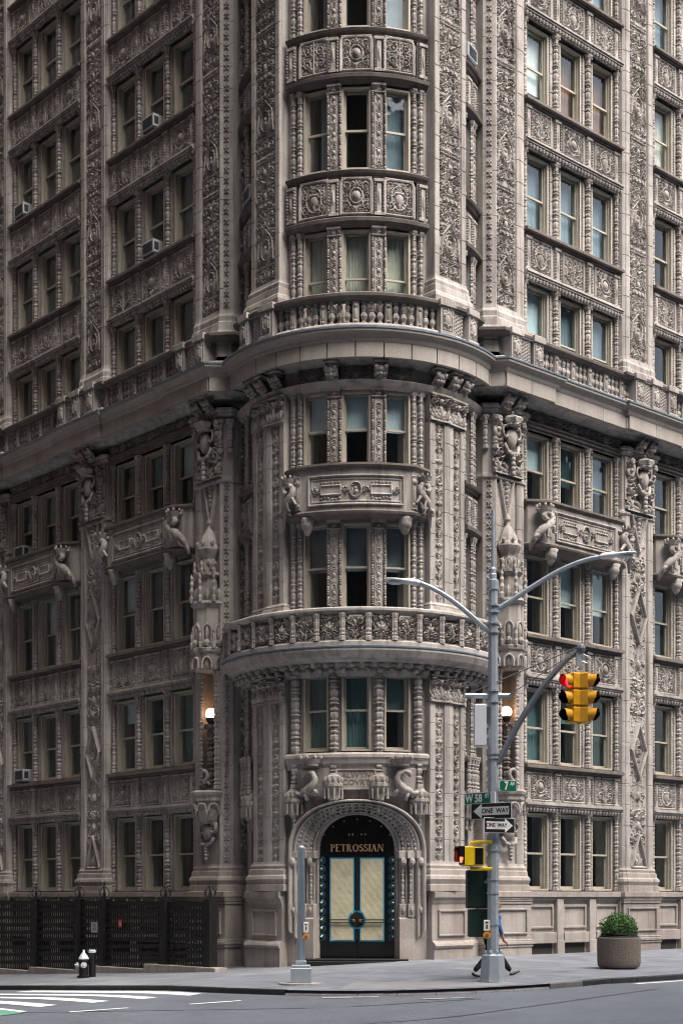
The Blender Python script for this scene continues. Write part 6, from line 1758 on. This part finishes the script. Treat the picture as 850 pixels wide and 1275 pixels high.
part("pipe", MB().lathe(0, 0, [(.1, 0), (.1, .72)], 14), M['black'], bo); part("cap", MB().lathe(0, 0, [(.102, .70), (.11, .71), (.11, .77), (.08, .79)], 14), M['greybox'], bo)

# ---- iron fence in front of the street side
FA = -1.6
fence = thing("iron_fence", "tall black wrought iron fence with urn-topped posts along the dark side street front", "fence", (OX, OY, 0), PHI)
FT = 1.62
def fpart(name, mesh, b, z, rz=-math.pi / 2): return obj(name, mesh, fence, (FA, b, z), rz)
pm = MB().box(-.11, .11, -.11, .11, 0, 1).mesh("post", M['black'])
fin = MB().lathe(0, 0, [(.14, 0), (.15, .04), (.06, .07), (.04, .14), (.05, .18), (.03, .24), (.035, .38), (.05, .42), (.02, .46), (.035, .5), (.0, .6)], 7)
for k in range(6): a = k * math.pi / 3; fin.tube([(.05 * math.cos(a), .05 * math.sin(a), .08), (.15 * math.cos(a), .15 * math.sin(a), .16), (.16 * math.cos(a), .16 * math.sin(a), .28), (.04 * math.cos(a), .04 * math.sin(a), .42)], .015, 5)
fin = fin.mesh("finial", M['black'])
POSTS = [4.0, 6.12, 9.3, 10.7, 13.3, 17.0]
for b in POSTS:
    z0 = zg(FA, b)
    o = fpart("post", pm, b, z0); o.scale = (1.25 if b in (4.0, 6.12) else 1, 1.25, FT + .1 - z0); obj("finial", fin, fence, (FA, b, FT + .08))
pk = MB().box(-.014, .014, -.014, .014, 0, 1).mesh("picket", M['black'])
spike = MB().lathe(0, 0, [(.02, 0), (.05, .05), (.03, .1), (.035, .13), (.0, .26)], 6).mesh("spike", M['black'])
for p, q in zip(POSTS, POSTS[1:]):
    gate = p == 4.0
    n = int(round((q - p - .3) / .118)); zm = zg(FA, (p + q) / 2)
    for k in range(1, n):
        b = p + .12 + (q - p - .24) * k / n; z0 = zg(FA, b) + .1
        o = fpart("picket", pk, b, z0); o.scale = (1.5 if gate else 1.35, 1, FT - z0)
        if k % 6 == 3 and not gate: fpart("spike", spike, b, FT + .02)
    nr = 9
    for k in range(nr + 1):
        zt = FT - (FT - zm - .14) * k / nr; th = .06 if k in (0, nr) else .056
        dz = (zg(FA, q) - zg(FA, p)) * (k / nr)
        v = []
        for (b, e) in ((p + .1, -dz / 2), (q - .1, dz / 2)):
            for (y, z) in ((-.03, -th), (.03, -th), (.03, th), (-.03, th)): v.append((FA + y, b, zt + z + e))
        part("rail", MB().add(v, [(0, 1, 5, 4), (1, 2, 6, 5), (2, 3, 7, 6), (3, 0, 4, 7), (3, 2, 1, 0), (4, 5, 6, 7)]), M['black'], fence)
    if gate:
        sc2 = MB()
        for k in range(8):
            for j in range(5):
                b = p + .3 + j * .38; z = zm + .3 + k * .19
                if z < FT - .1: sc2.tube([(FA - .03, b + (.07 - .05 * t / 9) * math.cos(t), z + (.07 - .05 * t / 9) * math.sin(t)) for t in np.linspace(0, 9, 16)], .012, 4, False)
        part("scrollwork", sc2, M['black'], fence)["kind"] = "stuff"
# stepped kerb stones under it
for i, (b0, b1, h) in enumerate(((3.5, 6.9, .16), (6.92, 10.6, .17), (10.62, 13.4, .17), (13.42, 17.5, .17))):
    zb = min(zg(FA, b0), zg(FA, b1)); zt = zg(FA, b0) + .10
    obj("kerb_stone", MB().box(FA - .22, FA + .2, b0, b1, zb - .2, zt, .012).mesh("kerb_stone", M['base']), fence)
def fsign(name, label, b, z, w, h, m, extra):
    p = W(FA - .07, b, z); t = thing(name, label, "sign", p, PHI - math.pi / 2)
    part("plate", MB().box(-w / 2, w / 2, -.006, .006, -h / 2, h / 2), m, t); extra(t)
def notice(t):
    for k, (w, m) in enumerate(((.2, 'black'), (.14, 'signred'), (.18, 'black'), (.12, 'signred'), (.2, 'black'))): part("printed_line", MB().box(-w / 2, w / 2, -.009, -.006, .09 - k * .045, .108 - k * .045), M[m], t)
fsign("notice_sign", "small white notice with dark and red lines on the iron fence", 9.75, .88, .36, .31, M['pinkish'], notice)
def redmark(t): part("white_mark", MB().box(-.04, -.015, -.009, -.006, -.07, .08).box(.015, .04, -.009, -.006, -.08, .05).box(-.04, .04, -.009, -.006, -.01, .015), M['pinkish'], t)
fsign("notice_sign", "small red plaque on the iron fence right of the white notice", 8.35, 1.02, .2, .24, M['signred'], redmark)

# ================================================================== PEDESTRIAN behind the pole, walking right
f1 = W(-1.34, -5.70); f2 = W(-.5, -6.04); mid = f1 * .58 + f2 * .42; hd = math.atan2(f2.y - f1.y, f2.x - f1.x)
mid.z = zg(-.92, -5.87)
per = thing("person", "pedestrian in blue shirt and dark trousers striding right, half hidden behind the steel pole", "person", mid, hd)
def skin(name, verts, edges, m, parent, sub=2):
    me = bpy.data.meshes.new(name); me.from_pydata([v[:3] for v in verts], edges, []); o = bpy.data.objects.new(name, me); COL.objects.link(o)
    md = o.modifiers.new("skin", 'SKIN'); md.use_smooth_shade = True
    for i, v in enumerate(verts):
        r = v[3]; me.skin_vertices[0].data[i].radius = r if hasattr(r, '__len__') else (r, r)
    me.skin_vertices[0].data[0].use_root = True
    s2 = o.modifiers.new("sub", 'SUBSURF'); s2.levels = sub; s2.render_levels = sub
    dg = bpy.context.evaluated_depsgraph_get(); me2 = bpy.data.meshes.new_from_object(o.evaluated_get(dg)); me2.name = name
    bpy.data.objects.remove(o); me2.materials.clear(); me2.materials.append(m); me2.polygons.foreach_set("use_smooth", [True] * len(me2.polygons))
    return obj(name, me2, parent)
M['skin'] = mat("skin", (.52, .27, .19), .5, 0, (12, (.44, .21, .145), .4, .7))
M['shirt'] = mat("blue_shirt", (.05, .17, .42), .8, 0, (7, (.035, .12, .32), .4, .7)); M['trousers'] = mat("dark_trousers", (.010, .010, .013), .85)
M['shoe'] = mat("black_shoe", (.010, .009, .009), .35); M['hair'] = mat("grey_hair", (.20, .17, .15), .8)
# x forward, y left, z up
fwd, back = .56, -.49
V = [(0, 0, .92, (.15, .12)), (.02, 0, 1.10, (.15, .115)), (.05, 0, 1.30, (.17, .12)), (.07, 0, 1.44, (.12, .09)), (.10, 0, 1.50, .058), (.125, 0, 1.56, .06), (.15, 0, 1.63, (.082, .098)), (.155, 0, 1.70, (.078, .088)), (.15, 0, 1.745, (.045, .05)),
     (.06, .17, 1.40, .062), (-.06, .25, 1.14, .047), (.10, .24, .93, .036), (.17, .22, .87, .034),
     (.06, -.17, 1.40, .062), (.08, -.25, 1.14, .047), (.18, -.22, .91, .036), (.215, -.20, .84, .034),
     (.02, .09, .88, .095), (.24, .09, .50, .06), (fwd - .03, .08, .10, .042),
     (-.02, -.09, .88, .095), (-.14, -.09, .48, .06), (back + .02, -.08, .13, .042)]
E_ = [(0, 1), (1, 2), (2, 3), (3, 4), (4, 5), (5, 6), (6, 7), (7, 8), (3, 9), (9, 10), (10, 11), (11, 12), (3, 13), (13, 14), (14, 15), (15, 16), (0, 17), (17, 18), (18, 19), (0, 20), (20, 21), (21, 22)]
def hand(wi, sg):
    wx, wy, wz, _ = V[wi]
    V.append((wx + .05, wy, wz - .04, (.036, .02))); pi = len(V) - 1; E_.append((wi, pi))
    for k, (oy, l) in enumerate(((-.03, .062), (-.010, .072), (.010, .068), (.03, .052))):
        V.append((wx + .085, wy + oy, wz - .075, .0095)); V.append((wx + .105, wy + oy, wz - .075 - l * .55, .0085)); V.append((wx + .095, wy + oy, wz - .075 - l, .007))
        a = len(V) - 3; E_.extend([(pi, a), (a, a + 1), (a + 1, a + 2)])
    V.append((wx + .085, wy - sg * .035, wz - .03, .011)); V.append((wx + .115, wy - sg * .03, wz - .055, .009)); a = len(V) - 2; E_.extend([(pi, a), (a, a + 1)])
hand(12, 1); hand(16, -1)
skin("body", V, E_, M['skin'], per, 1)
skin("shirt", [(0, 0, .90, (.165, .135)), (.02, 0, 1.10, (.165, .13)), (.05, 0, 1.30, (.185, .135)), (.07, 0, 1.43, (.14, .105)), (.095, 0, 1.49, .075), (.06, .175, 1.40, .075), (-.06, .255, 1.14, .06), (.06, .25, .98, .05), (.06, -.175, 1.40, .075), (.08, -.255, 1.14, .06), (.16, -.235, .965, .05)],
     [(0, 1), (1, 2), (2, 3), (3, 4), (3, 5), (5, 6), (6, 7), (3, 8), (8, 9), (9, 10)], M['shirt'], per)
skin("trousers", [(0, 0, .93, (.155, .128)), (.02, .09, .84, .118), (.24, .09, .50, .092), (fwd - .03, .08, .12, .062), (-.04, -.09, .84, .118), (-.14, -.09, .48, .092), (back + .02, -.08, .14, .062)], [(0, 1), (1, 2), (2, 3), (0, 4), (4, 5), (5, 6)], M['trousers'], per)
skin("shoe", [(fwd - .04, .08, .07, .05), (fwd - .02, .08, .04, (.045, .04)), (fwd + .10, .08, .08, (.045, .032)), (fwd + .21, .08, .12, (.04, .022))], [(0, 1), (1, 2), (2, 3)], M['shoe'], per)
skin("shoe", [(back + .01, -.08, .11, .05), (back - .02, -.08, .08, (.045, .04)), (back + .08, -.08, .035, (.045, .032)), (back + .17, -.08, .025, (.045, .022))], [(0, 1), (1, 2), (2, 3)], M['shoe'], per)
part("hair", MB().ball((.135, 0, 1.66), (.098, .086, .09), 12, 8), M['hair'], per, smooth_=True)
part("ear", MB().ball((.15, -.085, 1.625), (.022, .012, .033), 7, 5), M['skin'], per, smooth_=True); part("ear", MB().ball((.15, .085, 1.625), (.022, .012, .033), 7, 5), M['skin'], per, smooth_=True)
part("nose", MB().tube([(.235, 0, 1.65), (.26, 0, 1.61), (.24, 0, 1.60)], [.012, .017, .012], 6), M['skin'], per, smooth_=True)
for y in (-.033, .033): part("eye", MB().ball((.225, y, 1.645), .012, 7, 5), M['black'], per)
part("mouth", MB().box(.222, .238, -.025, .025, 1.572, 1.58), M['brass'], per)

# ================================================================== THE BLOCKS ACROSS BOTH STREETS (out of frame): added unseen and sized to cut the sky light here
M['brick'] = mat("brown_brick", (.16, .105, .08), .9, 0, (3, (.12, .08, .06), .35, .7))
M['limestone'] = mat("grey_limestone", (.24, .22, .2), .9, 0, (3, (.19, .175, .16), .35, .7))
def block(name, label, a0, a1, b0, b1, h, m, wins):
    ob = thing(name, label, "building", (OX, OY, 0), PHI)
    part("wall", MB().box(a0, a1, b0, b1, -4, h), m, ob)
    part("cornice", MB().box(a0 - .6, a1 + .6, b0 - .6, b1 + .6, h, h + 1.2), M['lip'], ob)
    wm = {}
    for i in range(10):
        for j in range(13):
            z = 3 + j * 3.0
            if wins == 'a': loc, rz = (a1, b0 + 3 + i * 4.6, z), math.pi / 2
            else: loc, rz = (a0 + 3 + i * 4.6, b1, z), math.pi
            if 'w' not in wm: wm['w'] = MB().box(-.8, .8, -.06, .1, 0, 2.3).mesh("window", M['darklens'])
            obj("window", wm['w'], ob, loc, rz)
block("unseen_brick_building", "unseen brown brick block across the side street, sized to shade the ornate front", -70, -19, -8.2, 90, 68, M['brick'], 'a')
block("unseen_limestone_block", "unseen grey limestone block across the avenue, added to cut low sky light", -14, 60, -75, -40, 44, M['limestone'], 'b')
block("sky_blocking_tower", "tall unseen brown brick tower diagonally across the crossing, added to block the sky", -70, -22, -90, -40, 80, M['brick'], 'b')
# the plain neighbour further down the side street
nb = thing("unseen_brick_building", "plain brown brick neighbour adjoining the ornate building down the side street", "building", (OX, OY, 0), PHI)
part("wall", MB().box(.25, 20, 19.75, 48, -4, 38), M['brick'], nb)
part("cornice", MB().box(-.3, 20, 19.76, 48.3, 36.2, 37.2).box(.1, 20, 19.76, 48.2, 4.4, 4.8), M['limestone'], nb)
wv = MB().box(-.6, .6, -.02, .3, 0, 2.1).mesh("window", M['darklens']); sv = MB().box(-.75, .75, -.14, .1, -.18, 0).mesh("sill", M['limestone'])
for i in range(8):
    for j in range(8):
        w_ = obj("window", wv, nb, (.245, 21.6 + i * 3.3, 5.6 + j * 3.85), -math.pi / 2); obj("sill", sv, w_)
